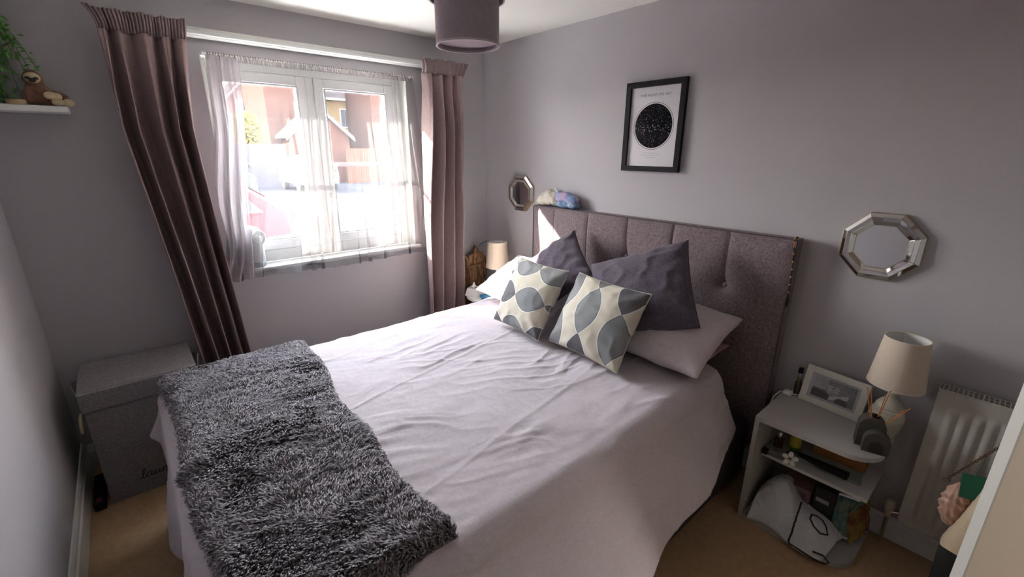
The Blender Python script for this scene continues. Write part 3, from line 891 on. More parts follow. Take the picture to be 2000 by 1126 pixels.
m_mir = mat('mirror_silver', (.84, .85, .86), .03, 1)
m_brass = mat('champagne_metal', (.46, .41, .30), .3, 1)
def oct_mirror(cy, cz, R, label, rx=1.0):
    t = thing('octagonal_mirror', label, 'mirror', (0, cy, cz), group='octagonal bevelled wall mirrors')
    def ring(k): return [(math.cos(math.radians(22.5 + 45 * i)) * k / math.cos(math.radians(22.5)), math.sin(math.radians(22.5 + 45 * i)) * k / math.cos(math.radians(22.5))) for i in range(8)]
    prof = [(R, -.006), (R, -.014), (R * .88, -.026), (R * .76, -.024), (R * .645, -.0148)]
    rings = [(ring(r), x) for r, x in prof]
    P3 = lambda p, x: (x, cy - p[0] * rx, cz + p[1])
    for i in range(8):
        j = (i + 1) % 8
        g = G()
        sh = .0015
        for k in range(1, 4):
            a, b = rings[k], rings[k + 1]
            q = [P3(a[0][i], a[1]), P3(a[0][j], a[1]), P3(b[0][j], b[1]), P3(b[0][i], b[1])]
            c = [sum(v[d_] for v in q) / 4 for d_ in range(3)]
            q = [tuple(c[d_] + (v[d_] - c[d_]) * .985 for d_ in range(3)) for v in q]
            bq = [(v[0] + .004, v[1], v[2]) for v in q]
            g.add(q + bq, [(0, 1, 2, 3), (7, 6, 5, 4), (0, 4, 5, 1), (1, 5, 6, 2), (2, 6, 7, 3), (3, 7, 4, 0)])
        obj('mirror_segment', g, m_mir, t)
    obj('mirror_glass', G().prism([(cy - p[0] * rx * 1.02, cz + p[1] * 1.02) for p in ring(R * .645)], 'x', -.0145, -.0138), m_mir, t)
    # metal carcass: rim and the fillets between the facets
    gb = G(); outer = ring(R * 1.012)
    gb.prism([(cy - p[0] * rx, cz + p[1]) for p in outer], 'x', -.0135, -.001)
    obj('backing', gb, m_brass, t)
    gf = G()
    for k in (1, 2, 3, 4):
        gf.tube([P3(p, rings[k][1] - .0005) for p in rings[k][0]], .0014, 5, closed=True)
    for i in range(8): gf.tube([P3(rings[k][0][i], rings[k][1] - .0005) for k in (1, 2, 3, 4)], .0012, 5)
    obj('fillet', gf, m_brass, t)
oct_mirror(-.449, 1.34, .13, 'small octagonal mirror near the corner, left of the headboard', 1.06)
oct_mirror(-2.647, 1.281, .1335, 'octagonal mirror right of the headboard above the bedside lamp')

# pendant light: two-tier drum shade
pn = thing('pendant_light', 'mauve two-tier drum pendant shade hanging from the ceiling', 'ceiling lamp', (-1.075, -1.285, 2.07))
m_shade = mat('pendant_fabric', (.27, .225, .26), .8, weave=(400, .15), spec=.3, sheen=.3)
px_, py_ = -1.075, -1.285
R1, R2 = .134, .158
obj('drum_shade', G().lathe([(R1, 2.078), (R1, 2.30), (R1 - .004, 2.30), (R1 - .004, 2.078), (R1, 2.078)], 64, px_, py_, 0, False), m_shade, pn, True)
obj('upper_drum', G().lathe([(R2, 2.250), (R2, 2.36), (R2 - .004, 2.36), (R2 - .004, 2.250), (R2, 2.250)], 64, px_, py_, 0, False), m_shade, pn, True)
m_rim = mat('pendant_trim', (.42, .37, .40), .6)
obj('rim_trim', G().lathe([(R1 + .001, 2.071), (R1 + .001, 2.079), (R1 - .007, 2.079), (R1 - .007, 2.071), (R1 + .001, 2.071)], 64, px_, py_, 0, False), m_rim, pn, True)
obj('rim_trim', G().lathe([(R2 + .001, 2.244), (R2 + .001, 2.251), (R2 - .006, 2.251), (R2 - .006, 2.244), (R2 + .001, 2.244)], 64, px_, py_, 0, False), m_rim, pn, True)
obj('diffuser', G().lathe([(.002, 2.092), (R1 - .005, 2.092), (R1 - .005, 2.096), (.002, 2.096)], 48, px_, py_, 0), mat('pendant_diffuser', (.30, .24, .27), .7), pn, True)
obj('spider', G().tube([(px_ - R2, py_, 2.355), (px_ + R2, py_, 2.355)], .003).tube([(px_, py_ - R2, 2.355), (px_, py_ + R2, 2.355)], .003), m_white, pn)
obj('cable', G().tube([(px_, py_, 2.20), (px_, py_, 2.4)], .004), m_white, pn)
obj('ceiling_rose', G().lathe([(.045, 2.385), (.05, 2.4)], 24, px_, py_, 0), m_white, pn, True)

# ------------------------------------------------------------------ shelf with plush sloth and trailing plant
sh = thing('wall_shelf', 'short white floating shelf on the window wall, left of the curtain', 'shelf', (-2.57, 0, 1.8))
obj('board', G().box(XL + .002, -2.418, -.15, -.001, 1.80, 1.826, .003), m_white, sh)
SZ = 1.826
m_fur = mat('brown_plush', (.17, .085, .05), .95, var=(60, .35), bump=(180, .006), spec=.1, sheen=.4)
m_cream = mat('cream_plush', (.58, .47, .30), .95, var=(60, .15), bump=(180, .003), spec=.1)
slo = thing('plush_sloth', 'brown plush sloth with cream paws sitting on the shelf', 'soft toy', (-2.49, -.085, SZ))
def blob(name, ells, m, parent, vox=.006, disp=0):
    g = G()
    for c, r in ells: g.ell(c, r, 16, 10)
    me = mesh_np(name, g.v, g.f); fixn(me)
    ob = bpy.data.objects.new('tmp', me); COL.objects.link(ob)
    md = ob.modifiers.new('r', 'REMESH'); md.mode = 'VOXEL'; md.voxel_size = vox
    sm = ob.modifiers.new('s', 'SMOOTH'); sm.iterations = 4
    dg = bpy.context.evaluated_depsgraph_get(); dg.update()
    me2 = bpy.data.meshes.new_from_object(ob.evaluated_get(dg))
    bpy.data.objects.remove(ob); bpy.data.meshes.remove(me)
    if disp:
        n = len(me2.vertices); co = np.empty(n * 3, np.float32); me2.vertices.foreach_get('co', co); co = co.reshape(-1, 3)
        nr = np.empty(n * 3, np.float32); me2.vertices.foreach_get('normal', nr); nr = nr.reshape(-1, 3)
        a = fbm(co[:, 0] * 90 + co[:, 2] * 40, co[:, 1] * 90 + co[:, 2] * 60, 5, 2) - .5
        co += nr * (a * disp * 2)[:, None]; me2.vertices.foreach_set('co', co.ravel())
    me2.materials.clear()
    if parent is not None: me2.transform(parent.matrix_basis.inverted())
    me2.name = name
    return link(name, me2, m, parent, 'all')
sx = -2.495
blob('body', [((sx - .005, -.085, SZ + .045), (.052, .045, .046)), ((sx - .01, -.09, SZ + .108), (.036, .034, .036)), ((sx + .045, -.08, SZ + .035), (.045, .03, .033)),
              ((sx - .035, -.11, SZ + .04), (.022, .022, .04)), ((sx + .028, -.118, SZ + .052), (.036, .016, .017)), ((sx + .065, -.10, SZ + .024), (.03, .022, .02)), ((sx - .01, -.09, SZ + .075), (.03, .03, .03))], m_fur, slo, .006, .004)
obj('face', G().ell((sx - .012, -.118, SZ + .110), (.026, .012, .022)), m_cream, slo, True)
obj('muzzle', G().ell((sx - .012, -.129, SZ + .099), (.012, .009, .009)), mat('dark_plush', (.03, .024, .022), .8), slo, True)
for s_ in (-1, 1): obj('eye_patch', G().ell((sx - .012 + s_ * .013, -.128, SZ + .108), (.009, .005, .0055)), mat('dark_plush', (.03, .024, .022), .8), slo, True)
for c in ((sx + .045, -.128, SZ + .04), (sx + .05, -.13, SZ + .017), (sx + .082, -.118, SZ + .017), (sx + .03, -.132, SZ + .043)):
    obj('paw', G().ell(c, (.022, .015, .0165)), m_cream, slo, True)

pl = thing('trailing_plant', 'leafy green trailing plant in a glass jar at the end of the shelf', 'plant', (-2.64, -.075, SZ))
obj('jar', G().lathe([(.03, 0), (.042, .01), (.042, .075), (.034, .09), (.036, .1), (.033, .1), (.031, .09), (.039, .074), (.039, .012), (.002, .006)], 24, -2.64, -.075, SZ, False), mat_glass('jar_glass', (.8, .93, .9), .15), pl, True)
stems = G(); leaves = G(); r_ = np.random.default_rng(4)
for k in range(64):
    a = r_.random() * 6.283; reach = .04 + .10 * r_.random(); ln = .05 + .33 * r_.random()
    hgt = .18 + .22 * r_.random()
    p0 = Vector((-2.64, -.075, SZ + .09)); dx, dy = math.cos(a) * reach, math.sin(a) * reach * .6
    pts = []
    for t in np.linspace(0, 1, 12):
        if t < .4: q = t / .4; p = p0 + Vector((dx * q * .6, dy * q * .6, hgt * math.sin(q * math.pi / 2)))
        else:
            q = (t - .4) / .6; p = p0 + Vector((dx * (.6 + .5 * q), dy * (.6 + .5 * q), hgt - ln * q ** 1.5))
        p.x = max(p.x, XL + .02); p.y = min(p.y, -.012); p.x = min(p.x, -2.475)
        if p.z < SZ + .01: p.z = SZ + .01
        p.z = min(p.z, 2.36)
        pts.append(p)
    stems.tube(pts, .0013, 4)
    for i in range(2, 12):
        for _ in range(2):
            c = pts[i] + Vector((r_.normal() * .008, r_.normal() * .006, r_.normal() * .008)); c.y = min(c.y, -.014)
            d_ = Vector((r_.normal(), r_.normal() - .3, r_.normal() * .6 - .4)).normalized(); sd = d_.orthogonal().normalized() * (.006 + .003 * r_.random()); L = .012 + .008 * r_.random()
            nn = d_.cross(sd).normalized() * .0015
            tip = c + d_ * L * 2
            if tip.y > -.006 or tip.x < XL + .006: continue
            leaves.add([c, c + d_ * L * .8 + sd + nn, tip, c + d_ * L * .8 - sd + nn, c + d_ * L], [(0, 1, 4), (1, 2, 4), (2, 3, 4), (3, 0, 4)])
obj('stems', stems, mat('stem_green', (.10, .17, .05), .6), pl, True)
lv = obj('foliage', leaves, mat('leaf_green', (.10, .30, .05), .5, var=(40, .45)), pl); lv['kind'] = 'stuff'
tag(obj('wood_slice', G().lathe([(.028, 0), (.031, .004), (.031, .016), (.028, .02)], 20, -2.573, -.125, SZ), mat('pale_wood', (.45, .32, .19), .7, var=(40, .2)), None, True),
    'small round pale wood slice at the front of the shelf', 'ornament')

# ------------------------------------------------------------------ hamper
hp = thing('laundry_hamper', 'grey fabric laundry hamper with lid and script lettering below the curtain', 'hamper', (-2.41, -.26, 0))
m_ham = mat('hamper_fabric', (.26, .24, .25), .9, weave=(650, .35), spec=.15)
m_hin = mat('hamper_lining', (.06, .055, .06), .9)
hx0, hx1, hy0, hy1, hz = -2.632, -2.196, -.42, -.11, .595
g = G(); tk = .008
g.box(hx0, hx1, hy0, hy0 + tk, 0, hz - .01, .003).box(hx0, hx1, hy1 - tk, hy1, 0, hz + .0, .003)
g.box(hx0, hx0 + tk, hy0 + tk, hy1 - tk, 0, hz - .015, .003).box(hx1 - tk, hx1, hy0 + tk, hy1 - tk, 0, hz - .015, .003).box(hx0 + tk, hx1 - tk, hy0 + tk, hy1 - tk, 0, .01)
obj('body', g, m_ham, hp)
lid = obj('lid', G().add([(hx0 - .004, hy0 - .008, hz), (hx1 + .004, hy0 - .008, hz), (hx1 + .002, hy1, hz + .022), (hx0 - .002, hy1, hz + .022),
                          (hx0 - .004, hy0 - .008, hz + .012), (hx1 + .004, hy0 - .008, hz + .012), (hx1 + .002, hy1, hz + .034), (hx0 - .002, hy1, hz + .034)],
                         [(3, 2, 1, 0), (4, 5, 6, 7), (0, 1, 5, 4), (1, 2, 6, 5), (2, 3, 7, 6), (3, 0, 4, 7)]), m_ham, hp)
obj('lid_flap', G().box(hx0 - .006, hx1 + .006, hy0 - .020, hy0 - .006, hz - .085, hz + .010, .004), m_ham, lid)
for x0, s_ in ((hx0, -1), (hx1, 1)):       # side wings that stand out below the lid
    obj('side_wing', G().add([(x0, hy0 + .01, hz - .06), (x0, hy1 - .05, hz - .02), (x0 + s_ * .028, hy0 + .13, hz + .022), (x0 + s_ * .004, hy0 + .01, hz - .06), (x0 + s_ * .004, hy1 - .05, hz - .02), (x0 + s_ * .032, hy0 + .13, hz + .02)],
                             [(0, 1, 2), (5, 4, 3), (0, 3, 4, 1), (1, 4, 5, 2), (2, 5, 3, 0)]), m_ham, hp)
m_rope = mat('cream_rope', (.62, .54, .34), .85, bump=(300, .002))
obj('rope_handle', G().tube([(hx0 - .009 - .014 * math.sin(t / 2), -.415 + .018 * math.sin(t), .458 + .045 * math.cos(t)) for t in np.linspace(0, 2 * math.pi, 22)], .0055, 8), m_rope, hp, True)
# script lettering "laundry": one running pen line
strk = [[(0, 0), (.35, .35), (.75, 1.5), (.6, 1.9), (.4, 1.6), (.4, .4), (.6, 0), (.9, .15), (1.1, .6)],
        [(1.9, .75), (1.6, 1.0), (1.2, .85), (1.05, .4), (1.2, .02), (1.55, .1), (1.85, .7), (1.9, .95), (1.85, .3), (2.0, 0), (2.3, .3)],
        [(2.3, .3), (2.5, .95), (2.42, .3), (2.6, 0), (2.95, .2), (3.2, .95), (3.15, .25), (3.3, 0), (3.6, .35)],
        [(3.6, .35), (3.75, .95), (3.7, 0), (3.85, .6), (4.15, .95), (4.35, .8), (4.32, .2), (4.5, 0), (4.8, .3)],
        [(5.6, .75), (5.3, 1.0), (4.95, .85), (4.8, .4), (4.95, .02), (5.3, .1), (5.6, .7), (5.75, 2.0), (5.6, .4), (5.75, 0), (6.0, .3)],
        [(6.0, .3), (6.2, .9), (6.35, 1.05), (6.4, .85), (6.65, .85), (6.55, .2), (6.75, 0), (7.0, .3)],
        [(7.0, .3), (7.15, .95), (7.1, .3), (7.3, .02), (7.65, .25), (7.85, .95), (7.7, -.4), (7.45, -.95), (7.2, -.8), (7.5, -.2), (8.1, .4)]]
g = G(); sc = .0245
for st in strk:
    pts = []
    for i in range(len(st) - 1):       # Catmull-Rom
        p0, p1, p2, p3 = st[max(i - 1, 0)], st[i], st[i + 1], st[min(i + 2, len(st) - 1)]
        for t in np.linspace(0, 1, 5, endpoint=False):
            f_ = lambda a, b, c, d: .5 * (2 * b + (c - a) * t + (2 * a - 5 * b + 4 * c - d) * t * t + (3 * b - a - 3 * c + d) * t ** 3)
            X_, Y_ = f_(p0[0], p1[0], p2[0], p3[0]), f_(p0[1], p1[1], p2[1], p3[1])
            pts.append((-2.512 + (X_ + .25 * Y_) * sc, hy0 - .0006, .082 + Y_ * sc * 1.05))
    pts.append((-2.512 + (st[-1][0] + .25 * st[-1][1]) * sc, hy0 - .0006, .082 + st[-1][1] * sc * 1.05))
    g.tube(pts, .0019, 5)
obj('lettering', g, mat('black_print', (.012, .012, .014), .7), hp, True)

# socket and dark box tucked against the left wall behind the hamper
ex = thing('extension_block', 'black extension socket on the carpet beside the hamper', 'extension lead', (-2.672, -.30, 0))
obj('socket_body', G().box(-2.695, -2.65, -.44, -.17, 0, .045, .006), m_black, ex)
obj('power_switch', G().box(-2.680, -2.665, -.425, -.405, .045, .049, .001), mat('red_plastic', (.4, .03, .03), .4), ex)

# ------------------------------------------------------------------ small fan on the window sill
fn = thing('desk_fan', 'white dome-shaped fan with swirl grille on the window sill', 'fan', (-1.765, .028, WZ0))
m_fan = mat('fan_plastic', (.74, .77, .78), .35)
obj('housing', G().lathe([(.052, .028), (.056, .035), (.058, .12), (.058, .165), (.054, .20), (.045, .222), (.03, .236), (.012, .242), (.001, .243)], 40, -1.765, .028, WZ0), m_fan, fn, True)
obj('base', G().lathe([(.05, 0), (.056, .004), (.057, .024), (.053, .0275)], 40, -1.765, .028, WZ0), mat('fan_base', (.34, .40, .47), .4), fn, True)
nd = Vector((.55, -.835, .12)).normalized()
FM = frameM(Vector((-1.765, .028, WZ0 + .172)) + nd * .052, (0, 0, 1), nd)
g = G(); g.M = FM
g.lathe([(.044, -.012), (.046, .004), (.040, .007), (.040, -.012)], 36, 0, 0, 0, False)
for k in range(14):
    a0 = 2 * math.pi * k / 14
    g.tube([((.008 + .033 * t) * math.cos(a0 + 1.1 * t), (.008 + .033 * t) * math.sin(a0 + 1.1 * t), .006 - .002 * t) for t in np.linspace(0, 1, 8)], .0022, 5)
g.ell((0, 0, .006), (.009, .009, .004), 12, 6)
obj('grille', g, mat('fan_grille', (.85, .86, .85), .35), fn, True)
g = G(); g.M = FM; g.lathe([(.001, -.004), (.040, -.004), (.040, -.002), (.001, -.002)], 30)
obj('grille_recess', g, mat('fan_dark', (.30, .33, .35), .6), fn, True)

# ------------------------------------------------------------------ soft things on top of the headboard
HT = HZ + .002
def mat_two(name, a, b, scale):
    k = NT(name); bs = k.n('ShaderNodeBsdfPrincipled'); k.l(bs.outputs[0], k.out.inputs[0]); bs.inputs['Roughness'].default_value = .95
    tc = k.n('ShaderNodeTexCoord'); nz = k.n('ShaderNodeTexNoise'); nz.inputs['Scale'].default_value = scale; k.l(tc.outputs['Object'], nz.inputs['Vector'])
    rp = k.n('ShaderNodeValToRGB'); rp.color_ramp.elements[0].position = .42; rp.color_ramp.elements[1].position = .58
    rp.color_ramp.elements[0].color = c4(a); rp.color_ramp.elements[1].color = c4(b); k.l(nz.outputs[0], rp.inputs[0]); k.l(rp.outputs[0], bs.inputs['Base Color'])
    n2 = k.n('ShaderNodeTexNoise'); n2.inputs['Scale'].default_value = 260; k.l(tc.outputs['Object'], n2.inputs['Vector'])
    bp = k.n('ShaderNodeBump'); bp.inputs['Distance'].default_value = .004; bp.inputs['Strength'].default_value = .7; k.l(n2.outputs[0], bp.inputs['Height']); k.l(bp.outputs[0], bs.inputs['Normal'])
    return k.m
t1 = thing('fluffy_slipper', 'cream fluffy slipper on top of the headboard, nearest the corner', 'slipper', (-.055, -.76, HT), group='fluffy slippers on the headboard')
blob('upper', [((-.055, -.745, HT + .045), (.04, .055, .046)), ((-.055, -.80, HT + .062), (.04, .048, .058)), ((-.055, -.85, HT + .055), (.036, .035, .05)), ((-.055, -.715, HT + .03), (.034, .034, .03))], mat('cream_fluff', (.56, .52, .44), .95, var=(70, .2), bump=(200, .006)), t1, .006, .004)
obj('lining', G().ell((-.075, -.83, HT + .075), (.02, .022, .013)), mat('cream_fluff', (.56, .52, .44)), t1, True)
t2 = thing('fluffy_slipper', 'blue and pink fluffy slipper on top of the headboard', 'slipper', (-.055, -.96, HT), group='fluffy slippers on the headboard')
blob('upper', [((-.06, -.955, HT + .072), (.04, .07, .036)), ((-.06, -1.015, HT + .055), (.037, .05, .034)), ((-.055, -.905, HT + .075), (.036, .04, .04))], mat_two('blue_pink_fluff', (.20, .29, .46), (.55, .33, .46), 11), t2, .006, .004)
blob('sole', [((-.06, -.945, HT + .026), (.04, .08, .025)), ((-.06, -1.03, HT + .026), (.037, .045, .026))], mat_two('blue_fluff', (.10, .17, .32), (.28, .36, .46), 30), t2, .006, .003)
obj('loop_tag', G().tube([(-.09, -.905, HT + .105), (-.092, -.89, HT + .125), (-.09, -.88, HT + .138)], [.004, .005, .003], 6), mat('tag_white', (.8, .78, .7), .7), t2, True)

nk = thing('bead_necklace', 'string of dark and amber beads hung over the right end of the headboard', 'necklace', (-.105, HY1, 1.02))
path = [(-.06, HY1 + .012, HZ + .006), (-.085, HY1 + .012, HZ + .006), (-.1, HY1 + .01, HZ + .001), (-.102, HY1 + .006, HZ - .02), (-.098, HY1 - .001, 1.16), (-.097, HY1 - .004, 1.06), (-.097, HY1 - .006, 1.03)]
gb = G(); ga = G()
L0 = [Vector(p) for p in path]; dist = [0]
for i in range(1, len(L0)): dist.append(dist[-1] + (L0[i] - L0[i - 1]).length)
k = 0; d_ = 0
while d_ < dist[-1]:
    p = Vector([np.interp(d_, dist, [q[a] for q in L0]) for a in range(3)])
    (ga if k % 4 in (0,) or k in (3, 6, 7) else gb).ell(tuple(p), (.0048, .0048, .0048), 8, 6)
    d_ += .0088; k += 1
obj('dark_beads', gb, mat('bead_dark', (.02, .015, .014), .25), nk, True)['kind'] = 'stuff'
obj('amber_beads', ga, mat('bead_amber', (.42, .17, .06), .25), nk, True)['kind'] = 'stuff'
obj('pendant', G().tube([(-.097, HY1 - .006, 1.03), (-.097, HY1 - .007, .99), (-.097, HY1 - .007, .965)], [.003, .008, .002], 8), mat('bead_dark', (.02, .015, .014)), nk, True)

# ================================================================== TABLE LAMPS (one design, two pieces)
m_lsh = mat('lamp_shade_linen', (.62, .52, .42), .85, weave=(500, .06), spec=.2)
m_lin = mat('lamp_shade_lining', (.82, .81, .79), .7)
m_cer = mat('cream_ceramic', (.55, .51, .41), .3, var=(8, .06), coat=.3)
def table_lamp(x, y, z, label):
    t = thing('table_lamp', label, 'lamp', (x, y, z), group='cream bedside lamps')
    prof = [(.038, 0), (.042, .004), (.046, .02)]
    for i in range(14):                   # ribbed belly
        zz_ = .028 + i * .0072; rr_ = .048 + .011 * math.sin(min(1, i / 13) * math.pi * .8) - .010 * (i / 13) ** 3
        prof += [(rr_, zz_), (rr_ + .0012, zz_ + .0036)]
    prof += [(.044, .135), (.032, .152), (.018, .166), (.014, .18), (.014, .19)]
    obj('ceramic_base', G().lathe(prof, 40, x, y, z), m_cer, t, True)
    obj('lamp_holder', G().lathe([(.014, .19), (.014, .235), (.011, .238)], 16, x, y, z), m_white, t, True)
    a, b, h0, h1 = .092, .071, .228, .425
    s_ = obj('lamp_shade', G().lathe([(a, h0), (b, h1), (b - .0015, h1), (a - .0015, h0), (a, h0)], 56, x, y, z, False), m_lsh, t, True)
    obj('shade_lining', G().lathe([(a - .002, h0 + .001), (b - .002, h1 - .001), (b - .0028, h1 - .001), (a - .0028, h0 + .001), (a - .002, h0 + .001)], 56, x, y, z, False), m_lin, s_, True)
    m_tr = mat('shade_trim', (.66, .57, .47), .8)
    obj('shade_trim', G().lathe([(a + .001, h0 - .001), (a + .001, h0 + .004), (a - .003, h0 + .004), (a - .003, h0 - .001), (a + .001, h0 - .001)], 56, x, y, z, False), m_tr, s_, True)
    obj('shade_trim', G().lathe([(b + .001, h1 - .004), (b + .001, h1 + .001), (b - .0035, h1 + .001), (b - .0035, h1 - .004), (b + .001, h1 - .004)], 56, x, y, z, False), m_tr, s_, True)
    g = G()
    for k in range(3):
        an = k * 2.094 + .3
        g.tube([(x, y, z + .236), (x + b * .97 * math.cos(an), y + b * .97 * math.sin(an), z + h1 - .008)], .0015, 5)
    obj('shade_carrier', g, m_white, s_)
    return t
TZ = .54
table_lamp(-.125, -2.818, TZ, 'cream table lamp on the grey bedside unit beside the radiator')
FZ = .553
table_lamp(-.19, -.385, FZ, 'cream table lamp on the round white table in the corner')

# ------------------------------------------------------------------ round bedside table in the corner
ft = thing('side_table', 'small round white bedside table in the corner by the curtain', 'table', (-.24, -.34, 0))
obj('table_top', G().lathe([(.175, FZ - .02), (.182, FZ - .016), (.182, FZ - .004), (.178, FZ)], 48, -.24, -.34, 0), m_white, ft, True)
for k in range(3):
    an = k * 2.094 + .6
    obj('leg', G().tube([(-.24 + .1 * math.cos(an), -.34 + .1 * math.sin(an), FZ - .02), (-.24 + .15 * math.cos(an), -.34 + .15 * math.sin(an), 0)], [.014, .009], 10), mat('pale_wood_leg', (.42, .3, .18), .6), ft, True)
tb = thing('tissue_box', 'white tissue box with a tissue pulled up on the round table', 'tissue box', (-.335, -.265, FZ), (0, 0, .5))
g = G(); s0, s1, hh = .055, .040, .06
g.add([(-s0, -s0, 0), (s0, -s0, 0), (s0, s0, 0), (-s0, s0, 0), (-s1, -s1, hh), (s1, -s1, hh), (s1, s1, hh), (-s1, s1, hh)], [(3, 2, 1, 0), (4, 5, 6, 7), (0, 1, 5, 4), (1, 2, 6, 5), (2, 3, 7, 6), (3, 0, 4, 7)])
obj('box', g, mat('tissue_card', (.72, .70, .68), .6), tb, world=False)
obj('slot', G().lathe([(.001, 0), (.027, 0), (.027, .0008), (.001, .0008)], 24, 0, 0, hh), mat('slot_olive', (.17, .15, .09), .7), tb, world=False)
n = 14; q = np.linspace(-1, 1, n); a, b = np.meshgrid(q, np.linspace(0, 1, n), indexing='ij')
obj('tissue', G().grid(np.stack([a * .022 * (1 - .35 * b), .012 * np.sin(a * 5 + b * 2) * (1 - b) + .004 * np.sin(a * 11), hh + b * .045 * (1 - .45 * np.abs(a)) + .001], 2)), mat('tissue_white', (.82, .82, .82), .9), tb, 'all', world=False)
bk = thing('paperback', 'paperback with bright blue cover lying on the round table', 'book', (-.31, -.43, FZ), (0, 0, -.35))
obj('pages', G().box(-.052, .052, -.073, .073, .0015, .0165), mat('page_cream', (.62, .47, .33), .9, var=(5, .05)), bk, world=False)
obj('cover', G().box(-.055, .055, -.076, .076, .0168, .0185).box(-.055, .055, -.076, .076, 0, .0013).box(-.055, -.0535, -.076, .076, .0013, .0168), mat('book_blue', (.04, .27, .62), .4), bk, world=False)
obj('cover_patch', G().box(-.03, .03, -.03, .03, .0186, .0189), mat('book_pale_blue', (.25, .5, .75), .4), bk, world=False)
cdn = thing('greeting_card', 'small white card standing beside the corner lamp', 'card', (-.22, -.28, FZ), (0, 0, .6))
obj('front_leaf', G().box(-.035, .035, -.001, .0, 0, .095), mat('card_white', (.66, .67, .74), .6), cdn, world=False)
g = G(); g.M = Matrix.Rotation(.35, 4, 'Z'); g.box(-.0, .0, 0, 0, 0, 0) if False else None
obj('back_leaf', G().add([(-.035, .0, 0), (.03, .03, 0), (.03, .03, .105), (-.035, 0, .105), (-.035, .001, 0), (.03, .031, 0), (.03, .031, .105), (-.035, .001, .105)], [(0, 1, 2, 3), (7, 6, 5, 4), (0, 4, 5, 1), (1, 5, 6, 2), (2, 6, 7, 3), (3, 7, 4, 0)]), mat('card_white', (.66, .67, .74)), cdn, world=False)
# carved driftwood slab standing in the corner behind the table
n1, n2 = 44, 60
a, b = np.meshgrid(np.linspace(-1, 1, n1), np.linspace(0, 1, n2), indexing='ij')
topz = .835 + .045 * np.sin(a * 4.2 + .9) * np.cos(a * 2) - .06 * a ** 4 + .02 * np.sin(a * 13)
wid = .115 + .012 * np.sin(b * 9) + .01 * np.sin(b * 23)
X_ = -.19 + a * wid
dp = .022 * np.sqrt(np.clip(1 - a ** 4, 0, 1)) + .016 * (ridge(a * 6 + 3 * fbm(a * 2, b * 6, 3), b * 5, 8, 2) - .5) * np.sqrt(np.clip(1 - a ** 2, 0, 1))
front = np.stack([X_, -.075 - dp, b * topz], 2); back = np.stack([X_, -.06 + 0 * dp, b * topz], 2)
g = G().grid(front).grid(back, True)
rim = [(i, 0) for i in range(n1)] + [(n1 - 1, j) for j in range(1, n2)] + [(i, n2 - 1) for i in range(n1 - 2, -1, -1)] + [(0, j) for j in range(n2 - 2, 0, -1)]
ids = [i * n2 + j for i, j in rim]; off = n1 * n2
g.f += [(ids[k], ids[(k + 1) % len(ids)], off + ids[(k + 1) % len(ids)], off + ids[k]) for k in range(len(ids))]
k = NT('driftwood'); bs = k.n('ShaderNodeBsdfPrincipled'); k.l(bs.outputs[0], k.out.inputs[0]); bs.inputs['Roughness'].default_value = .65
tc = k.n('ShaderNodeTexCoord'); mp = k.n('ShaderNodeMapping'); mp.inputs['Scale'].default_value = (38, 20, 7); k.l(tc.outputs['Object'], mp.inputs[0])
nz = k.n('ShaderNodeTexNoise'); nz.inputs['Scale'].default_value = 1; nz.inputs['Detail'].default_value = 5; nz.inputs['Distortion'].default_value = 1.5; k.l(mp.outputs[0], nz.inputs['Vector'])
rp = k.n('ShaderNodeValToRGB'); rp.color_ramp.elements[0].position = .38; rp.color_ramp.elements[1].position = .62; rp.color_ramp.elements[0].color = (.07, .028, .012, 1); rp.color_ramp.elements[1].color = (.33, .17, .075, 1)
k.l(nz.outputs[0], rp.inputs[0]); k.l(rp.outputs[0], bs.inputs['Base Color'])
dw = thing('driftwood_carving', 'gnarled brown driftwood carving standing between curtain and corner lamp', 'wood carving', (-.19, -.07, 0))
dwb = obj('slab', g, k.m, dw, 'all')
obj('branch', G().tube([(-.28, -.112, .73), (-.23, -.12, .742), (-.16, -.118, .752), (-.13, -.112, .76)], [.006, .009, .008, .003], 8), mat('branch_brown', (.26, .13, .06), .6), dw, True)
# dark teal hair clip on the corner lamp shade
hc = thing('hair_clip', 'dark teal feathered clip on the rim of the corner lamp shade', 'hair clip', (-.265, -.36, FZ + .42))
g = G()
for k in range(7):
    a = -.9 + k * .3
    g.tube([(-.262, -.352, FZ + .437), (-.275 - .012 * math.cos(a), -.340 + .03 * math.sin(a) + .02, FZ + .432 - .004 * k), (-.285 - .01 * math.cos(a), -.325 + .035 * math.sin(a) + .02, FZ + .420 - .005 * k)], [.004, .006, .001], 6)
obj('feathers', g, mat('teal_dark', (.02, .055, .07), .6), hc, True)
obj('clip', G().tube([(-.262, -.352, FZ + .425), (-.26, -.352, FZ + .442), (-.25, -.356, FZ + .442), (-.249, -.356, FZ + .425)], .0016, 6), m_black, hc, True)

# ================================================================== GREY BEDSIDE UNIT AND WHAT IS ON IT
NY0, NY1, NX = -2.428, -2.862, -.388
m_unit = mat('grey_laminate', (.44, .425, .41), .5, var=(4, .03))
un = thing('bedside_unit', 'pale grey open bedside unit with rounded corner beside the bed', 'bedside table', (-.2, -2.645, 0))
def plan(r):
    pts = [(-.004, NY0), (-.004, NY1)]
    for k in range(11):
        a = math.pi / 2 * k / 10
        pts.append((NX + r - r * math.sin(a), NY1 + r - r * math.cos(a)))
    pts.append((NX, NY0))
    return pts
obj('top_board', G().prism(plan(.11), 'z', TZ - .02, TZ), m_unit, un)
obj('bottom_board', G().prism(plan(.11), 'z', 0, .022), m_unit, un)
obj('side_panel', G().box(NX, -.004, NY0 - .018, NY0 - .0005, .0225, TZ - .0205), m_unit, un)
obj('back_panel', G().box(-.018, -.004, NY1 + .02, NY0 - .019, .0225, TZ - .0205), m_unit, un)
SHZ = .315
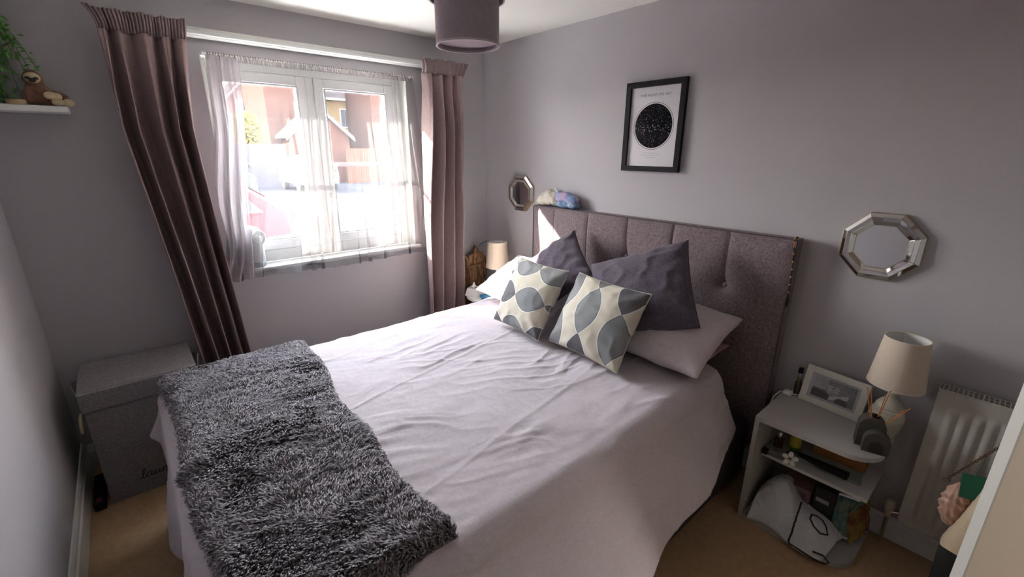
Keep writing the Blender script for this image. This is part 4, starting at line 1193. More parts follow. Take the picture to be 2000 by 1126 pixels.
obj('shelf', G().box(-.285, -.0185, NY1 + .012, NY0 - .0185, SHZ - .016, SHZ, .002), mat('white_laminate', (.62, .61, .59), .45), un)
for z_ in (.1, .48): obj('screw_cap', G().lathe([(.005, 0), (.004, .002)], 12, NX + .012, NY0 - .0185 - .002, z_), m_white, un)

# framed photograph
PB, PT = Vector((-.075, -2.50, TZ)), Vector((-.03, -2.50, TZ + .165))
exv = Vector((-.035, -.243, 0)); eyv = Vector((.04, -.006, .165))
PM = frameM(Vector((-.072, -2.497, TZ)), exv, exv.cross(eyv))
fr = thing('photo_frame', 'white framed black and white photograph on the bedside unit', 'photo frame', None, M=PM)
FW, FH, fb = .246, .17, .027
m_fw = mat('frame_white', (.72, .70, .64), .5)
for poly in (((0, 0), (FW, 0), (FW - fb, fb), (fb, fb)), ((0, FH), (FW, FH), (FW - fb, FH - fb), (fb, FH - fb)), ((0, 0), (0, FH), (fb, FH - fb), (fb, fb)), ((FW, 0), (FW, FH), (FW - fb, FH - fb), (FW - fb, fb))):
    obj('frame_bar', G().prism(list(poly), 'z', -.008, .008), m_fw, fr, world=False)
mt_ = obj('mount', G().box(fb - .002, FW - fb + .002, fb - .002, FH - fb + .002, -.004, .001), mat('mount_grey', (.47, .44, .48), .7), fr, world=False)
na, nb = 130, 84
a, b = np.meshgrid(np.linspace(0, 1, na), np.linspace(0, 1, nb), indexing='ij')
t = .10 + .16 * fbm(a * 7, b * 7, 3) + .10 * (fbm(a * 22, b * 22, 9) - .5)
t = np.where((a < .33) & (b > .45), .24 + .25 * fbm(a * 9, b * 6, 4), t)               # bright hedge behind
t = np.where((a < .42) & (b < .38), .05 + .03 * fbm(a * 8, b * 8, 6), t)               # dark jacket
hd_ = ((a - .47) / .17) ** 2 + ((b - .62) / .34) ** 2 < 1
t = np.where(hd_, .20 + .20 * fbm(a * 10, b * 10, 8), t)                               # head and hair
t = np.where(hd_ & (b > .78), .09 + .1 * fbm(a * 30, b * 12, 8), t)
for (ca, cb, la, lb) in ((.40, .68, .075, .028), (.39, .60, .085, .03), (.41, .52, .08, .03), (.56, .70, .07, .028), (.56, .61, .085, .03), (.55, .52, .08, .03)):
    rr_ = ((a - ca) * .97 + (b - cb) * .2) ** 2 / la ** 2 + ((b - cb) - (a - ca) * .35) ** 2 / lb ** 2
    t = np.where(rr_ < 1, .55, np.where(rr_ < 1.7, .06, t))                            # fingers over the face
arm = np.abs((b - .27) - (a - .62) * .75) < .09 + .05 * (a - .5)
t = np.where(arm & (a > .43) & (a < .86), .5 + .12 * fbm(a * 9, b * 9, 15), t)         # forearm
hat = ((a - .72) / .15) ** 2 + ((b - .10) / .2) ** 2 < 1
t = np.where(hat, .045, t)
colr = np.stack([t * 1.0, t * .95, t * 1.0], -1).reshape(-1, 3)
ax_, ay_ = fb + .012, fb + .011
gph = G().grid(np.stack([ax_ + a * (FW - 2 * ax_), ay_ + b * (FH - 2 * ay_), np.full_like(a, .0013)], 2))
obj('photograph', gph, mat_attr('photo_print', .4), mt_, world=False, col=colr)
obj('glazing', G().box(fb, FW - fb, fb, FH - fb, .004, .0045), mat_glass('photo_glass', (1, 1, 1), .03), fr, world=False)
obj('strut', G().add([(FW * .4, .002, -.009), (FW * .6, .002, -.009), (FW * .6, FH * .7, -.009), (FW * .4, FH * .7, -.009), (FW * .4, .003, -.02), (FW * .6, .003, -.02)], [(0, 1, 2, 3), (0, 4, 5, 1), (4, 3, 2, 5), (0, 3, 4), (1, 5, 2)]), m_black, fr, world=False)

# small bottle behind the frame
bt = thing('perfume_bottle', 'small dark bottle with gold collar at the back of the bedside unit', 'bottle', (-.045, -2.478, TZ))
obj('glass', G().lathe([(.013, 0), (.015, .003), (.015, .06), (.011, .068), (.008, .072)], 20, -.045, -2.478, TZ), mat('smoke_glass', (.05, .045, .035), .15), bt, True)
obj('collar', G().lathe([(.009, .072), (.009, .09)], 16, -.045, -2.478, TZ), mat('gold', (.55, .42, .18), .25, 1), bt, True)
obj('spray', G().lathe([(.007, .09), (.007, .112)], 16, -.045, -2.478, TZ), mat('silver', (.7, .7, .7), .25, 1), bt, True)
obj('cap', G().lathe([(.011, .112), (.011, .135), (.009, .138)], 16, -.045, -2.478, TZ), m_black, bt, True)
# lamp flex with its in-line switch
fx = thing('lamp_flex', 'white lamp flex with in-line switch at the bed end of the bedside unit', 'cable', (-.1, -2.45, TZ))
obj('switch', G().box(-.10, -.062, -2.470, -2.434, TZ + .0005, TZ + .017, .004), m_white, fx)
obj('flex', G().tube([(-.075, -2.47, TZ + .008), (-.06, -2.49, TZ + .006), (-.022, -2.53, TZ + .003), (-.018, -2.62, TZ + .003), (-.03, -2.72, TZ + .003), (-.07, -2.77, TZ + .004)], .0026, 6)
    .tube([(-.085, -2.434, TZ + .008), (-.10, -2.424, TZ + .012), (-.14, -2.414, TZ - .002), (-.2, -2.412, TZ - .06), (-.23, -2.412, TZ - .2)], .0026, 6), m_white, fx, True)

# reed diffuser: dark stone arch with a smaller arch in front
rd = thing('reed_diffuser', 'dark stone arch reed diffuser with orange reeds on the bedside unit', 'diffuser', (-.275, -2.80, TZ))
m_stone = mat('dark_stone', (.075, .068, .055), .75, var=(60, .2), bump=(250, .001))
RM = frameM(Vector((-.265, -2.80, TZ)), (.30, -1, 0), (0, 0, 1))
def arch(w, h, n=14):
    r = w / 2; pts = [(-r, 0), (r, 0)]
    for k in range(n + 1):
        a = math.pi * k / n; pts.append((r * math.cos(a), h - r + r * math.sin(a)))
    return pts
g = G(); g.M = RM; g.prism(arch(.086, .128), 'y', -.018, .032)
obj('tall_arch', g, m_stone, rd, True)
g = G(); g.M = RM @ Matrix.Translation((.018, 0, 0)); g.prism(arch(.084, .088), 'y', -.052, -.019)
fa = obj('front_arch', g, m_stone, rd, True)
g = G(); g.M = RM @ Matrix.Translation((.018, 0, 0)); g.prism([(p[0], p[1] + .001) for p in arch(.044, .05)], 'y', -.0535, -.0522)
obj('hollow_shade', g, mat('stone_shadow', (.035, .032, .028), .9), fa)  # thin dark plate on the arch face, painted as the hollow's shade
obj('neck', G().lathe([(.012, .122), (.012, .134), (.008, .134), (.008, .124)], 16, -.262, -2.803, TZ), m_black, rd, True)
for (ty, tx, tz) in ((.045, -.02, .245), (.030, -.04, .25), (-.012, -.01, .235), (-.02, .0, .252), (-.075, -.01, .20), (-.088, -.02, .215)):
    obj('reed', G().tube([(-.262, -2.803, TZ + .05), (-.262 + tx, -2.803 + ty, TZ + tz)], .0017, 6), mat('orange_reed', (.50, .19, .05), .6), rd, True)

# ---- inside the unit: upper shelf
Z1 = SHZ + .001
b1 = thing('nail_bottle', 'brown bottle with silver cap at the bed end of the inner shelf', 'bottle', (-.20, -2.487, Z1))
obj('glass', G().lathe([(.018, 0), (.02, .004), (.02, .05), (.01, .06), (.009, .066)], 18, -.20, -2.487, Z1), mat('brown_glass', (.06, .018, .012), .15), b1, True)
obj('cap', G().lathe([(.0105, .066), (.0105, .085), (.008, .088)], 14, -.20, -2.487, Z1), mat('silver', (.7, .7, .7)), b1, True)
b2 = thing('spray_can', 'green and yellow tube behind the daisy in the bedside unit', 'tube', (-.15, -2.54, Z1))
obj('can', G().lathe([(.021, 0), (.023, .003), (.023, .135), (.018, .142)], 24, -.15, -2.54, Z1), mat('tube_green', (.10, .26, .07), .4), b2, True)
obj('band', G().lathe([(.0234, .02), (.0234, .08)], 24, -.15, -2.54, Z1, False), mat('tube_yellow', (.55, .47, .06), .4), b2, True)
obj('lid', G().lathe([(.0235, .142), (.0235, .168), (.02, .17)], 24, -.15, -2.54, Z1), mat('tube_pale', (.4, .52, .5), .4), b2, True)
ob_ = thing('cardboard_box', 'orange-brown cardboard box at the back of the bedside unit', 'box', (-.075, -2.70, Z1))
obj('carton', G().box(-.115, -.03, -2.80, -2.605, Z1, Z1 + .095, .002), mat('kraft_orange', (.36, .16, .05), .8, var=(20, .1)), ob_)
obj('box_lid', G().box(-.118, -.028, -2.803, -2.602, Z1 + .0955, Z1 + .115, .002), mat('kraft_dark', (.20, .09, .035), .8), ob_)
mg = thing('magazine', 'grey-green folded magazine lying on the inner shelf', 'magazine', (-.16, -2.65, Z1))
obj('pages', G().add([(-.22, -2.58, Z1 + .002), (-.13, -2.57, Z1 + .002), (-.125, -2.80, Z1 + .002), (-.21, -2.81, Z1 + .002), (-.22, -2.58, Z1 + .012), (-.13, -2.57, Z1 + .012), (-.125, -2.80, Z1 + .012), (-.21, -2.81, Z1 + .012)], [(3, 2, 1, 0), (4, 5, 6, 7), (0, 1, 5, 4), (1, 2, 6, 5), (2, 3, 7, 6), (3, 0, 4, 7)]), mat('magazine_green', (.30, .34, .31), .6), mg)
st_ = thing('hair_straightener', 'black hair straightener lying on the inner shelf', 'hair straightener', (-.21, -2.69, Z1))
for (dx, dz) in ((0, .022), (-.03, .022)):
    obj('arm', G().tube([(-.205 + dx * .2, -2.575, Z1 + dz), (-.21 + dx * .6, -2.66, Z1 + dz + .002), (-.20 + dx, -2.765, Z1 + dz)], [.008, .012, .011], 10), m_black, st_, True)
obj('cord', G().tube([(-.206, -2.572, Z1 + .022), (-.22, -2.545, Z1 + .03), (-.25, -2.53, Z1 + .01), (-.262, -2.56, Z1 + .005)], .003, 6), m_black, st_, True)
cbl = thing('coiled_cable', 'grey cable coiled at the front of the inner shelf', 'cable', (-.30, -2.52, Z1))
g = G()
for k in range(5):
    g.tube([(-.255 + (.028 + .003 * k) * math.cos(t), -2.502 + .045 * math.sin(t) * (1 + .04 * k), Z1 + .003 + .003 * k + .004 * math.sin(t * 2 + k)) for t in np.linspace(0, 2 * math.pi, 24, endpoint=False)], .0018, 5, closed=True)
obj('coil', g, mat('cable_grey', (.22, .23, .24), .5), cbl, True)
obj('plug', G().box(-.30, -.27, -2.475, -2.452, Z1, Z1 + .022, .003), m_black, cbl)
# daisy ornament
ds = thing('daisy_clip', 'white enamel daisy with gold centre at the edge of the inner shelf', 'ornament', None, M=frameM(Vector((-.295, -2.566, Z1 + .034)), (.2, -1, 0), (-.85, -.12, .52)))
for k in range(5):
    g = G(); g.M = Matrix.Rotation(k * 2 * math.pi / 5 + .3, 4, 'Z'); g.ell((.0195, 0, .002), (.0135, .0105, .0035), 14, 8)
    obj('petal', g, mat('enamel_white', (.78, .77, .74), .2, coat=.5), ds, True, world=False)
obj('centre', G().ell((0, 0, .004), (.0065, .0065, .004), 12, 8), mat('gold', (.55, .42, .18)), ds, True, world=False)
obj('stalk', G().tube([(0, 0, -.001), (-.018, 0, -.02), (-.035, .0, -.022)], .0025, 6), mat('gold', (.55, .42, .18)), ds, True, world=False)

# ---- inside the unit: bottom
Z0 = .023
pk = thing('pink_box', 'dusky pink box in the lower part of the bedside unit', 'box', (-.16, -2.60, Z0))
obj('carton', G().box(-.22, -.08, -2.655, -2.535, Z0, Z0 + .16, .002), mat('box_pink', (.20, .11, .12), .6), pk)
obj('box_label', G().box(-.2206, -.2201, -2.64, -2.60, Z0 + .1, Z0 + .14), mat('box_label_plum', (.10, .07, .11), .6), pk)
dbx = thing('dark_box', 'black box standing behind the white bag in the bedside unit', 'box', (-.14, -2.71, Z0))
obj('carton', G().box(-.21, -.07, -2.745, -2.665, Z0, Z0 + .20, .002), mat('box_black', (.02, .02, .025), .5), dbx)
obj('box_label', G().box(-.2108, -.2102, -2.725, -2.675, Z0 + .13, Z0 + .15), mat('label_grey', (.35, .35, .36), .6), dbx)
def packet(name, label, c, ex, ez, w, h, m1_, m2_, seed):
    t = thing(name, label, 'packet', None, M=frameM(Vector(c), ex, ez))
    g, x, y = cushion_geo(w, h, .045, pinch=.03, seed=seed, n=30, wr=.008)
    me = mesh_np('wrapper', g.v, g.f); bm = bmesh.new(); bm.from_mesh(me); bmesh.ops.remove_doubles(bm, verts=bm.verts, dist=1e-5); bm.to_mesh(me); bm.free()
    link('wrapper', me, m1_, t)
    for s_ in (-1, 1): obj('seal', G().box(-w / 2, w / 2, s_ * h / 2 - .007, s_ * h / 2 + .007, -.001, .001), m2_, t, world=False)
    return t
packet('crisp_packet', 'shiny teal snack packet in the lower part of the bedside unit', (-.19, -2.785, Z0 + .105), (.25, -1, 0), (-.9, -.2, .35), .085, .17, mat_two('foil_teal', (.10, .20, .20), (.20, .26, .17), 25), mat('foil_silver', (.5, .52, .54), .3, .8), 5)
packet('snack_packet', 'yellow and red snack packet at the open end of the bedside unit', (-.15, -2.83, Z0 + .085), (1, -.25, 0), (-.2, -1, .15), .15, .15, mat_two('foil_yellow', (.30, .21, .05), (.20, .06, .03), 22), mat('foil_teal_seal', (.15, .28, .28), .3), 9)
# white drawstring bag with black binding, slumped on the bottom board
wb = thing('fabric_bag', 'crumpled white fabric bag with black binding at the bottom of the bedside unit', 'bag', (-.33, -2.65, Z0))
n1, n2 = 80, 60
a, b = np.meshgrid(np.linspace(0, 1, n1), np.linspace(0, 1, n2), indexing='ij')
yb_ = -2.475 - .30 * a - .03 * b * a
xb_ = -.405 + .20 * b + .02 * np.sin(a * 6)
zb_ = Z0 + .004 + (.175 * np.exp(-((a - .22) / .30) ** 2) + .075 * np.exp(-((a - .75) / .25) ** 2)) * np.sin(np.clip(b * 1.15, 0, 1) * math.pi * .62) ** .8
zb_ += .016 * (ridge(a * 4 + b, b * 3 + a * 2, 5, 2) - .4) * np.sin(b * math.pi) + .006 * np.sin(a * 22 + b * 9) * np.sin(b * math.pi)
zb_ = np.maximum(zb_, Z0 + .002)
BP = np.stack([xb_, yb_, zb_], 2)
solid(obj('cloth', G().grid(BP), mat('bag_white', (.58, .59, .62), .9, weave=(500, .1)), wb, 'all'), .003)
def along(path): return [tuple(BP[int(p[0] * (n1 - 1)), int(p[1] * (n2 - 1))] + np.array([-.001, 0, .003])) for p in path]
m_bind = mat('black_binding', (.012, .012, .014), .7)
obj('binding', G().tube(along([(.50 + .10 * k / 17, .80 - .80 * k / 17) for k in range(18)]), .0036, 6), m_bind, wb, True)
obj('binding', G().tube(along([(.70, .84), (.66, .72), (.68, .58), (.75, .50), (.84, .50), (.90, .58), (.86, .70), (.78, .82)]), .0036, 6, closed=True), m_bind, wb, True)
e0 = BP[int(.60 * (n1 - 1)), 0]
obj('binding', G().tube([tuple(e0 + np.array([-.002, 0, .004])), (-.416, e0[1] - .02, Z0 + .010), (-.424, -2.705, Z0 + .012), (-.428, -2.755, Z0 + .012), (-.42, -2.79, Z0 + .012), (-.405, -2.80, Z0 + .016), (-.40, -2.775, Z0 + .03), (-.41, -2.74, Z0 + .03)], .0036, 6), m_bind, wb, True)

# ================================================================== RADIATOR
ra = thing('radiator', 'white ribbed panel radiator on the wall beside the bedside unit', 'radiator', (-.06, -3.2, .16))
RY0, RY1, RZ0, RZ1 = -2.942, -3.62, .167, .787
m_rad = mat('radiator_enamel', (.52, .49, .45), .35)
ny_, nz_ = 200, 60
Yq, Zq = np.meshgrid(np.linspace(RY0, RY1, ny_), np.linspace(RZ0, RZ1, nz_), indexing='ij')
pitch = .0355
ph = ((RY0 - .035 - Yq) / pitch)
inside = sstep(0, .015, (RY0 - .03) - Yq) * sstep(RZ0 + .03, RZ0 + .06, Zq) * (1 - sstep(RZ1 - .075, RZ1 - .05, Zq))
rib = np.clip(.5 - .5 * np.cos(2 * math.pi * ph), 0, 1) ** .6
Xq = -.108 - .009 * rib * inside + .004 * (1 - inside) * 0
g = G().grid(np.stack([Xq, Yq, Zq], 2))
g.box(-.1075, -.100, RY1, RY0, RZ0, RZ1)
obj('front_panel', g, m_rad, ra, True)
obj('back_panel', G().box(-.035, -.028, RY1, RY0, RZ0, RZ1), m_rad, ra)
obj('side_cover', G().box(-.108, -.026, RY0 + .0005, RY0 + .002, RZ0 + .02, RZ1 + .004), m_rad, ra)
g = G(); k = 0
g.box(-.1, -.096, RY1, RY0, RZ1 - .003, RZ1 + .006); g.box(-.04, -.0355, RY1, RY0, RZ1 - .003, RZ1 + .006); g.box(-.07, -.067, RY1, RY0, RZ1, RZ1 + .006)
y = RY0 - .006
while y > RY1:
    g.box(-.096, -.04, y - .0035, y, RZ1, RZ1 + .005); y -= .0135
obj('top_grille', g, m_rad, ra)
obj('convector_fins', G().box(-.098, -.038, RY1 + .01, RY0 - .01, RZ0 + .03, RZ1 - .02), mat('fin_grey', (.16, .16, .16), .7), ra)
obj('valve', G().lathe([(.012, 0), (.012, .03), (.017, .034), (.018, .06), (.016, .078), (.012, .082)], 18, -.072, RY0 + .035, .15), mat('valve_cream', (.55, .50, .40), .5), ra, True)
obj('pipe', G().tube([(-.072, RY0 + .035, .0), (-.072, RY0 + .035, .155)], .0075, 10).tube([(-.072, RY0 + .035, .172), (-.072, RY0 - .01, .19)], .009, 10), mat('chrome', (.75, .75, .74)), ra, True)
for y in (RY0 - .15, RY1 + .12): obj('bracket', G().box(-.028, -.0015, y - .02, y, .3, .7), m_rad, ra)

# ================================================================== BAGS HUNG BEHIND THE DOOR
tt_ = thing('tote_bag', 'beige canvas tote with black base hanging between radiator and door', 'bag', (-.46, -3.16, .18))
m_tote = mat('tote_beige', (.50, .39, .26), .85, var=(12, .08), weave=(300, .12))
def sect(z, yl, yr, x0, x1, n=28):
    cy, cx = (yl + yr) / 2, (x0 + x1) / 2; r = []
    for k in range(n):
        a = 2 * math.pi * k / n; c, s = math.cos(a), math.sin(a)
        r.append((cx + (x1 - x0) / 2 * abs(c) ** .6 * (1 if c > 0 else -1), cy + (yl - yr) / 2 * abs(s) ** .6 * (1 if s > 0 else -1), z + .006 * math.sin(3 * a)))
    return r
def loft(secs):
    g = G(); n = len(secs[0]); vs = [p for s in secs for p in s]; fs = []
    for k in range(len(secs) - 1):
        for i in range(n): fs.append((k * n + i, k * n + (i + 1) % n, (k + 1) * n + (i + 1) % n, (k + 1) * n + i))
    fs.append(tuple(range(n - 1, -1, -1))); fs.append(tuple((len(secs) - 1) * n + i for i in range(n)))
    return g.add(vs, fs)
obj('body', loft([sect(.395, -3.066, -3.27, -.49, -.36), sect(.5, -3.088, -3.26, -.49, -.37), sect(.62, -3.112, -3.25, -.485, -.39), sect(.74, -3.128, -3.24, -.475, -.41), sect(.84, -3.142, -3.23, -.46, -.43)]), m_tote, tt_, True)
obj('base', loft([sect(.17, -3.075, -3.26, -.485, -.37), sect(.25, -3.07, -3.265, -.487, -.365), sect(.392, -3.066, -3.268, -.489, -.361)]), mat('tote_black', (.012, .011, .011), .8), tt_, True)
obj('strap', G().tube([(-.44, -3.14, .80), (-.435, -3.135, .88), (-.43, -3.17, .98), (-.44, -3.22, .96), (-.445, -3.23, .82)], .008, 8), mat('tote_black', (.012, .011, .011)), tt_, True)
hb_ = thing('chain_handbag', 'small ruched peach handbag on a metal chain in front of the radiator', 'handbag', (-.40, -3.06, .45))
na, nb = 60, 40
a, b = np.meshgrid(np.linspace(0, 2 * math.pi, na), np.linspace(0, 1, nb), indexing='ij')
rad_ = np.sin(np.clip(b * .93 + .05, 0, 1) * math.pi) ** .55
ruch = 1 + .05 * np.sin(a * 13 + 6 * b + 3 * fbm(a * 2, b * 5, 3)) + .09 * np.sin(b * 30 + 3 * np.sin(a * 2) + 4 * fbm(a, b * 4, 6))
obj('pouch', G().grid(np.stack([-.40 + .032 * rad_ * ruch * np.cos(a), -3.072 + .038 * rad_ * ruch * np.sin(a), .445 + .165 * b], 2)), mat('peach_satin', (.42, .235, .165), .5, sheen=.3), hb_, 'all')
g = G(); A = Vector((-.405, -3.034, .607)); Bv = Vector((-.435, -3.155, .875)); dirv = (Bv - A); n = 34
for k in range(n):
    c = A + dirv * (k + .5) / n; u_ = dirv.normalized(); s_ = u_.orthogonal().normalized(); s_ = s_ if k % 2 else u_.cross(s_)
    g.tube([c + u_ * (.0066 * math.cos(t)) + s_ * (.0036 * math.sin(t)) for t in np.linspace(0, 2 * math.pi, 8, endpoint=False)], .0014, 4, closed=True)
obj('chain', g, mat('bronze_chain', (.20, .13, .085), .35, .8), hb_, True)
obj('ring', G().tube([(-.405, -3.034 + .008 * math.cos(t), .603 + .008 * math.sin(t)) for t in np.linspace(0, 2 * math.pi, 12, endpoint=False)], .002, 5, closed=True), mat('bronze_chain', (.20, .13, .085)), hb_, True)
gt = thing('gift_tag', 'plain green card tag hanging in front of the radiator', 'tag', None, M=frameM(Vector((-.425, -3.095, .625)), (.25, -1, .1), (-.95, -.2, .1)))
obj('card', G().box(-.03, .035, -.045, .04, -.001, .001, .0005), mat('green_card', (.005, .12, .06), .6), gt, world=False)
obj('loop', G().tube([(.0, .036, .0015), (.005, .06, .003), (.012, .085, .004), (.016, .11, .0)], .001, 4), mat('string_green', (.03, .1, .06), .8), gt, True, world=False)

# ================================================================== OUTSIDE THE WINDOW
m_white_o = mat('exterior_white', (.30, .30, .30), .5, spec=0)
GZ = -.35
m_road = mat('asphalt', (.022, .022, .025), .9, spec=0, var=(2, .12), bump=(40, .01))
struct('ground', G().box(-60, 60, .34, 90, GZ - .2, GZ), m_road)
pav = struct('bounce_pavement', G().box(-9, 9, .34, 4.0, GZ, GZ + .06), mat('bounce_paving', (.42, .40, .38), .9, spec=0, var=(3, .1)))  # pale strip hidden below the sill, added to bounce daylight onto the ceiling
pav['label'] = 'pale paved strip added out of view to bounce daylight indoors'
m_brick = mat('orange_brick', (.13, .035, .018), .9, spec=0, var=(1.5, .15)); m_brick2 = mat('brown_brick', (.04, .022, .018), .9, spec=0, var=(1.5, .15))
m_tan = mat('buff_brick', (.12, .085, .045), .9, spec=0, var=(1.5, .1)); m_tile = mat('roof_tile', (.04, .034, .034), .9, spec=0, var=(3, .15))
m_wind = mat('house_window', (.03, .035, .045), .2, spec=.1)
def house(name, label, x0, x1, y0, y1, eave, ridge_h, m, wins, gable_front=False):
    t = thing(name, label, 'house', ((x0 + x1) / 2, (y0 + y1) / 2, GZ))
    obj('wall', G().box(x0, x1, y0, y1, GZ, eave), m, t)
    if gable_front:
        xm = (x0 + x1) / 2
        obj('gable', G().prism([(x0, eave), (x1, eave), (xm, ridge_h)], 'y', y0, y1), m, t)
        o_ = .3
        dz = (ridge_h - eave) / (xm - x0)
        rf = obj('roof', G().prism([(x0 - o_, eave - o_ * dz + .02), (xm, ridge_h + .02), (x1 + o_, eave - o_ * dz + .02), (x1 + o_, eave - o_ * dz + .18), (xm, ridge_h + .2), (x0 - o_, eave - o_ * dz + .18)], 'y', y0 - .2, y1 + .2), m_tile, t)
        obj('bargeboard', G().prism([(x0 - o_, eave - o_ * dz - .12), (xm, ridge_h - .12), (xm, ridge_h + .05), (x0 - o_, eave - o_ * dz + .05)], 'y', y0 - .26, y0 - .2).prism([(x1 + o_, eave - o_ * dz - .12), (xm, ridge_h - .12), (xm, ridge_h + .05), (x1 + o_, eave - o_ * dz + .05)], 'y', y0 - .26, y0 - .2), m_white_o, rf)
    else:
        ym = (y0 + y1) / 2
        rf = obj('roof', G().prism([(y0 - .3, eave - .05), (y1 + .3, eave - .05), (ym, ridge_h)], 'x', x0 - .2, x1 + .2), m_tile, t)
        obj('gutter', G().box(x0 - .2, x1 + .2, y0 - .42, y0 - .3, eave - .12, eave + .02), m_white_o, rf)
    for (wx, wz, ww, wh) in wins:
        fr_ = obj('window', G().box(wx - .06, wx + ww + .06, y0 - .04, y0, wz - .06, wz + wh + .06), m_white_o, t)
        obj('pane', G().box(wx, wx + ww * .48, y0 - .06, y0 - .041, wz, wz + wh).box(wx + ww * .52, wx + ww, y0 - .06, y0 - .041, wz, wz + wh), m_wind, fr_)
    return t
house('brick_house', 'orange brick house far across the road, left in the window', 4.7, 8.4, 36, 42, 5.3, 7.2, m_brick, [(5.3, 3.9, .9, 1.1), (6.9, 3.9, .9, 1.1), (5.3, 1.0, .9, 1.2), (6.9, 1.0, .9, 1.2)], True)
house('brick_house', 'brown brick house in the middle of the left casement', 5.5, 9.2, 29.3, 35, 8.0, 9.8, m_brick2, [(7.9, 5.0, .8, 1.1)], False)
house('garage', 'low garage with white bargeboards in front of the brown brick house', 5.95, 9.45, 26.6, 28.6, 2.55, 4.1, m_brick2, [], True)
house('buff_house', 'buff brick house with white gutter in the right-hand casement', 9.9, 12.3, 32, 37, 5.2, 7.2, m_tan, [(11.15, 3.3, .6, 1.2)], False)
house('brick_house', 'brown brick house filling the right of the window', 11.3, 17, 27, 31.2, 8.0, 9.5, m_brick2, [(13.6, 4.4, .8, 1.2)], False)
fc = thing('garden_fence', 'reddish timber fence below the buff brick house', 'fence', (9.8, 26, GZ))
for k in range(14): obj('fence_board', G().box(8.75 + k * .15, 8.89 + k * .15, 25.55, 25.57, GZ, 1.75), mat('fence_red', (.09, .028, .02), .9, spec=0, var=(8, .15)), fc)
obj('fence_rail', G().box(8.75, 10.85, 25.571, 25.61, .9, .98), mat('fence_red', (.09, .028, .02)), fc)
obj('fence_rail', G().box(8.75, 10.85, 25.571, 25.61, 0, .08), mat('fence_red', (.09, .028, .02)), fc)
wl = struct('boundary_wall', G().box(-6, 5.2, 25.0, 25.3, GZ, 1.95), mat('grey_render', (.04, .04, .048), .9, spec=0)); wl['label'] = 'low grey boundary wall across the road'

def bush(name, label, c, r, col, n, seed, cat='tree'):
    t = thing(name, label, cat, (c[0], c[1], GZ))
    r_ = np.random.default_rng(seed); g = G()
    d = r_.normal(size=(n, 3)); d /= np.linalg.norm(d, axis=1, keepdims=True); d *= (r_.random((n, 1)) ** .35)
    for k in range(n):
        p = Vector(c) + Vector((d[k, 0] * r[0], d[k, 1] * r[1], d[k, 2] * r[2])); a = Vector(r_.normal(size=3)).normalized(); b = a.orthogonal(); s = .10
        g.add([p - a * s, p + b * s * .6, p + a * s, p - b * s * .6], [(0, 1, 2, 3)])
    f = obj('foliage', g, mat(name + '_leaves' + str(seed), col, .7, var=(6, .4), spec=0), t); f['kind'] = 'stuff'
    obj('trunk', G().tube([(c[0], c[1], GZ), (c[0] + .05, c[1], c[2])], [.12, .07], 8), mat('bark', (.12, .08, .05), .9, spec=0), t, True)
bush('garden_tree', 'yellow-green tree over the grey boundary wall', (3.75, 27, 2.7), (.75, .8, 1.1), (.11, .10, .03), 1500, 3)
bush('garden_tree', 'dull green tree left of the orange brick house', (2.0, 29, 2.3), (.9, .9, .9), (.05, .065, .03), 1500, 4)

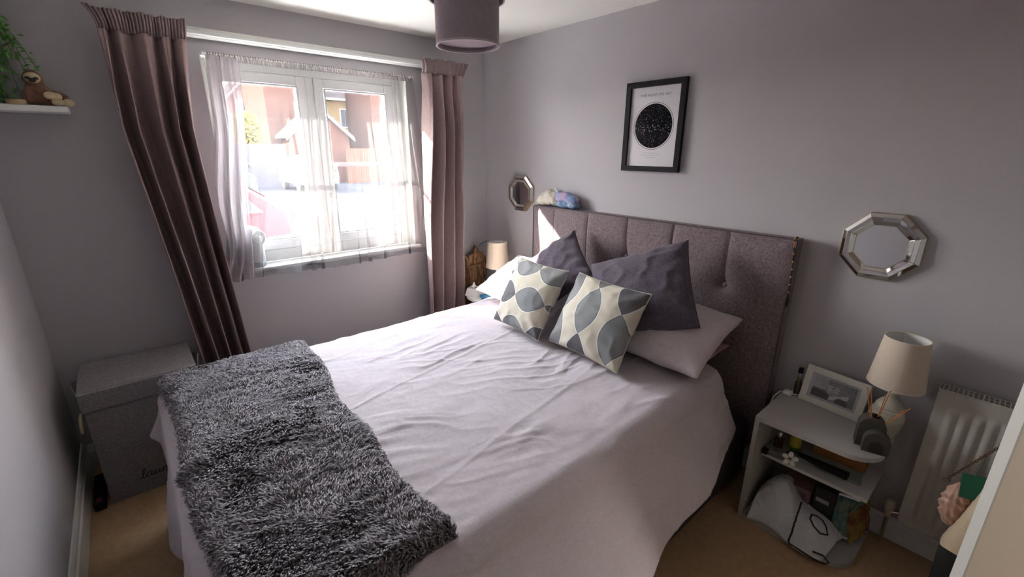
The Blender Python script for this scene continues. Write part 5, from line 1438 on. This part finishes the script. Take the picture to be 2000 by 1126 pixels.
def car(name, label, M, L, W, Hh, paint, rear_light=True):
    """car with its nose along local -x, wheels on local z=0"""
    t = thing(name, label, 'car', None, M=M)
    prof = [(-.5, .22), (-.5, .5), (-.46, .58), (-.2, .66), (-.08, .96), (.1, 1.0), (.3, .985), (.42, .80), (.49, .66), (.5, .45), (.49, .22)]
    ys = [-.5, -.47, -.40, .40, .47, .5]; wide = [0.0, .6, 1, 1, .6, 0.0]
    secs = []
    for yy_, wd in zip(ys, wide):
        s = []
        for (px, pz) in prof:
            tuck = 1 - .16 * max(0, (pz - .62) / .38)
            s.append((px * L * (1 - .03 * (1 - wd)), yy_ * W * tuck, (pz - .02 * (1 - wd) * (pz > .6)) * Hh))
        secs.append(s)
    g = G(); n = len(prof); vs = [p for s in secs for p in s]; fs = []
    for k in range(len(secs) - 1):
        for i in range(n): fs.append((k * n + i, k * n + (i + 1) % n, (k + 1) * n + (i + 1) % n, (k + 1) * n + i))
    fs += [tuple(range(n)), tuple((len(secs) - 1) * n + i for i in range(n - 1, -1, -1))]
    g.add(vs, fs); obj('body', g, paint, t, True, world=False)
    m_g = mat('car_glass', (.02, .025, .03), .2, spec=.15)
    for s in (-1, 1):
        yb0 = s * (.5 * W * .985 + .002); yt0 = s * (.5 * W * .87 + .004)
        for (xa, xb, xc, xd) in ((-.19, .08, .08, -.075), (.10, .40, .30, .10)):
            q = [(xa * L, yb0, .67 * Hh), (xb * L, yb0, .67 * Hh), (xc * L, yt0, .945 * Hh), (xd * L, yt0, .945 * Hh)]
            obj('side_window', G().add(q + [(v[0], v[1] - s * .02, v[2]) for v in q], [(0, 1, 2, 3), (7, 6, 5, 4), (0, 4, 5, 1), (1, 5, 6, 2), (2, 6, 7, 3), (3, 7, 4, 0)]), m_g, t, world=False)
    for q, nm in (([(-.195, .69), (-.095, .94)], 'windscreen'), ([(.425, .81), (.33, .965)], 'rear_window')):
        dx = -.012 if nm == 'windscreen' else .012
        obj(nm, G().add([((q[0][0]) * L + dx, -.40 * W, q[0][1] * Hh), ((q[0][0]) * L + dx, .40 * W, q[0][1] * Hh), (q[1][0] * L + dx, .36 * W, q[1][1] * Hh), (q[1][0] * L + dx, -.36 * W, q[1][1] * Hh),
                         ((q[0][0]) * L - dx, -.40 * W, q[0][1] * Hh - .02), ((q[0][0]) * L - dx, .40 * W, q[0][1] * Hh - .02), (q[1][0] * L - dx, .36 * W, q[1][1] * Hh - .02), (q[1][0] * L - dx, -.36 * W, q[1][1] * Hh - .02)],
                        [(0, 1, 2, 3), (7, 6, 5, 4), (0, 4, 5, 1), (1, 5, 6, 2), (2, 6, 7, 3), (3, 7, 4, 0)]), m_g, t, world=False)
    for x_ in (-.31, .31):
        for s in (-1, 1):
            g = G(); g.M = Matrix.Translation((x_ * L, s * W * .46, .31)) @ Matrix.Rotation(math.pi / 2, 4, 'X'); g.lathe([(.2, -.10), (.31, -.10), (.31, .10), (.2, .10)], 24)
            wh = obj('wheel', g, mat('tyre', (.02, .02, .02), .8), t, True, world=False)
            g = G(); g.M = Matrix.Translation((x_ * L, s * W * .46, .31)) @ Matrix.Rotation(math.pi / 2, 4, 'X'); g.lathe([(.19, -.11), (.19, .11)], 16)
            obj('hub', g, mat('alloy', (.5, .5, .52), .3, .9), wh, True, world=False)
    for s in (-1, 1):
        obj('rear_light', G().ell((.488 * L, s * .40 * W, .60 * Hh), (.05, .10, .07), 10, 6), mat('tail_red', (.55, .03, .02), .4, spec=.1), t, True, world=False)
        obj('headlight', G().ell((-.485 * L, s * .38 * W, .52 * Hh), (.05, .14, .07), 10, 6), mat('headlamp', (.2, .2, .21), .3), t, True, world=False)
    obj('bumper', G().box(-.51 * L, -.47 * L, -.47 * W, .47 * W, .22 * Hh, .33 * Hh, .02).box(.47 * L, .51 * L, -.47 * W, .47 * W, .22 * Hh, .33 * Hh, .02), mat('trim_black', (.03, .03, .03), .6), t, world=False)
m_red = mat('car_red', (.22, .012, .015), .5, spec=.1); m_dk = mat('car_dark', (.035, .045, .06), .5, spec=.1); m_sv = mat('car_blue_silver', (.10, .135, .17), .5, spec=.1)
car('parked_car', 'red hatchback parked close outside the window', Matrix.Translation((-2.35, 5.1, GZ)), 3.9, 1.72, 1.68, m_red)
car('parked_car', 'dark estate car parked behind the red hatchback', Matrix.Translation((-1.2, 14.0, GZ)), 4.5, 1.8, 1.82, m_dk)
car('parked_car', 'silver-blue car seen from behind, farther up the road', Matrix.Translation((5.25, 22.0, GZ)) @ Matrix.Rotation(-math.pi / 2, 4, 'Z'), 4.2, 1.75, 1.75, m_sv)
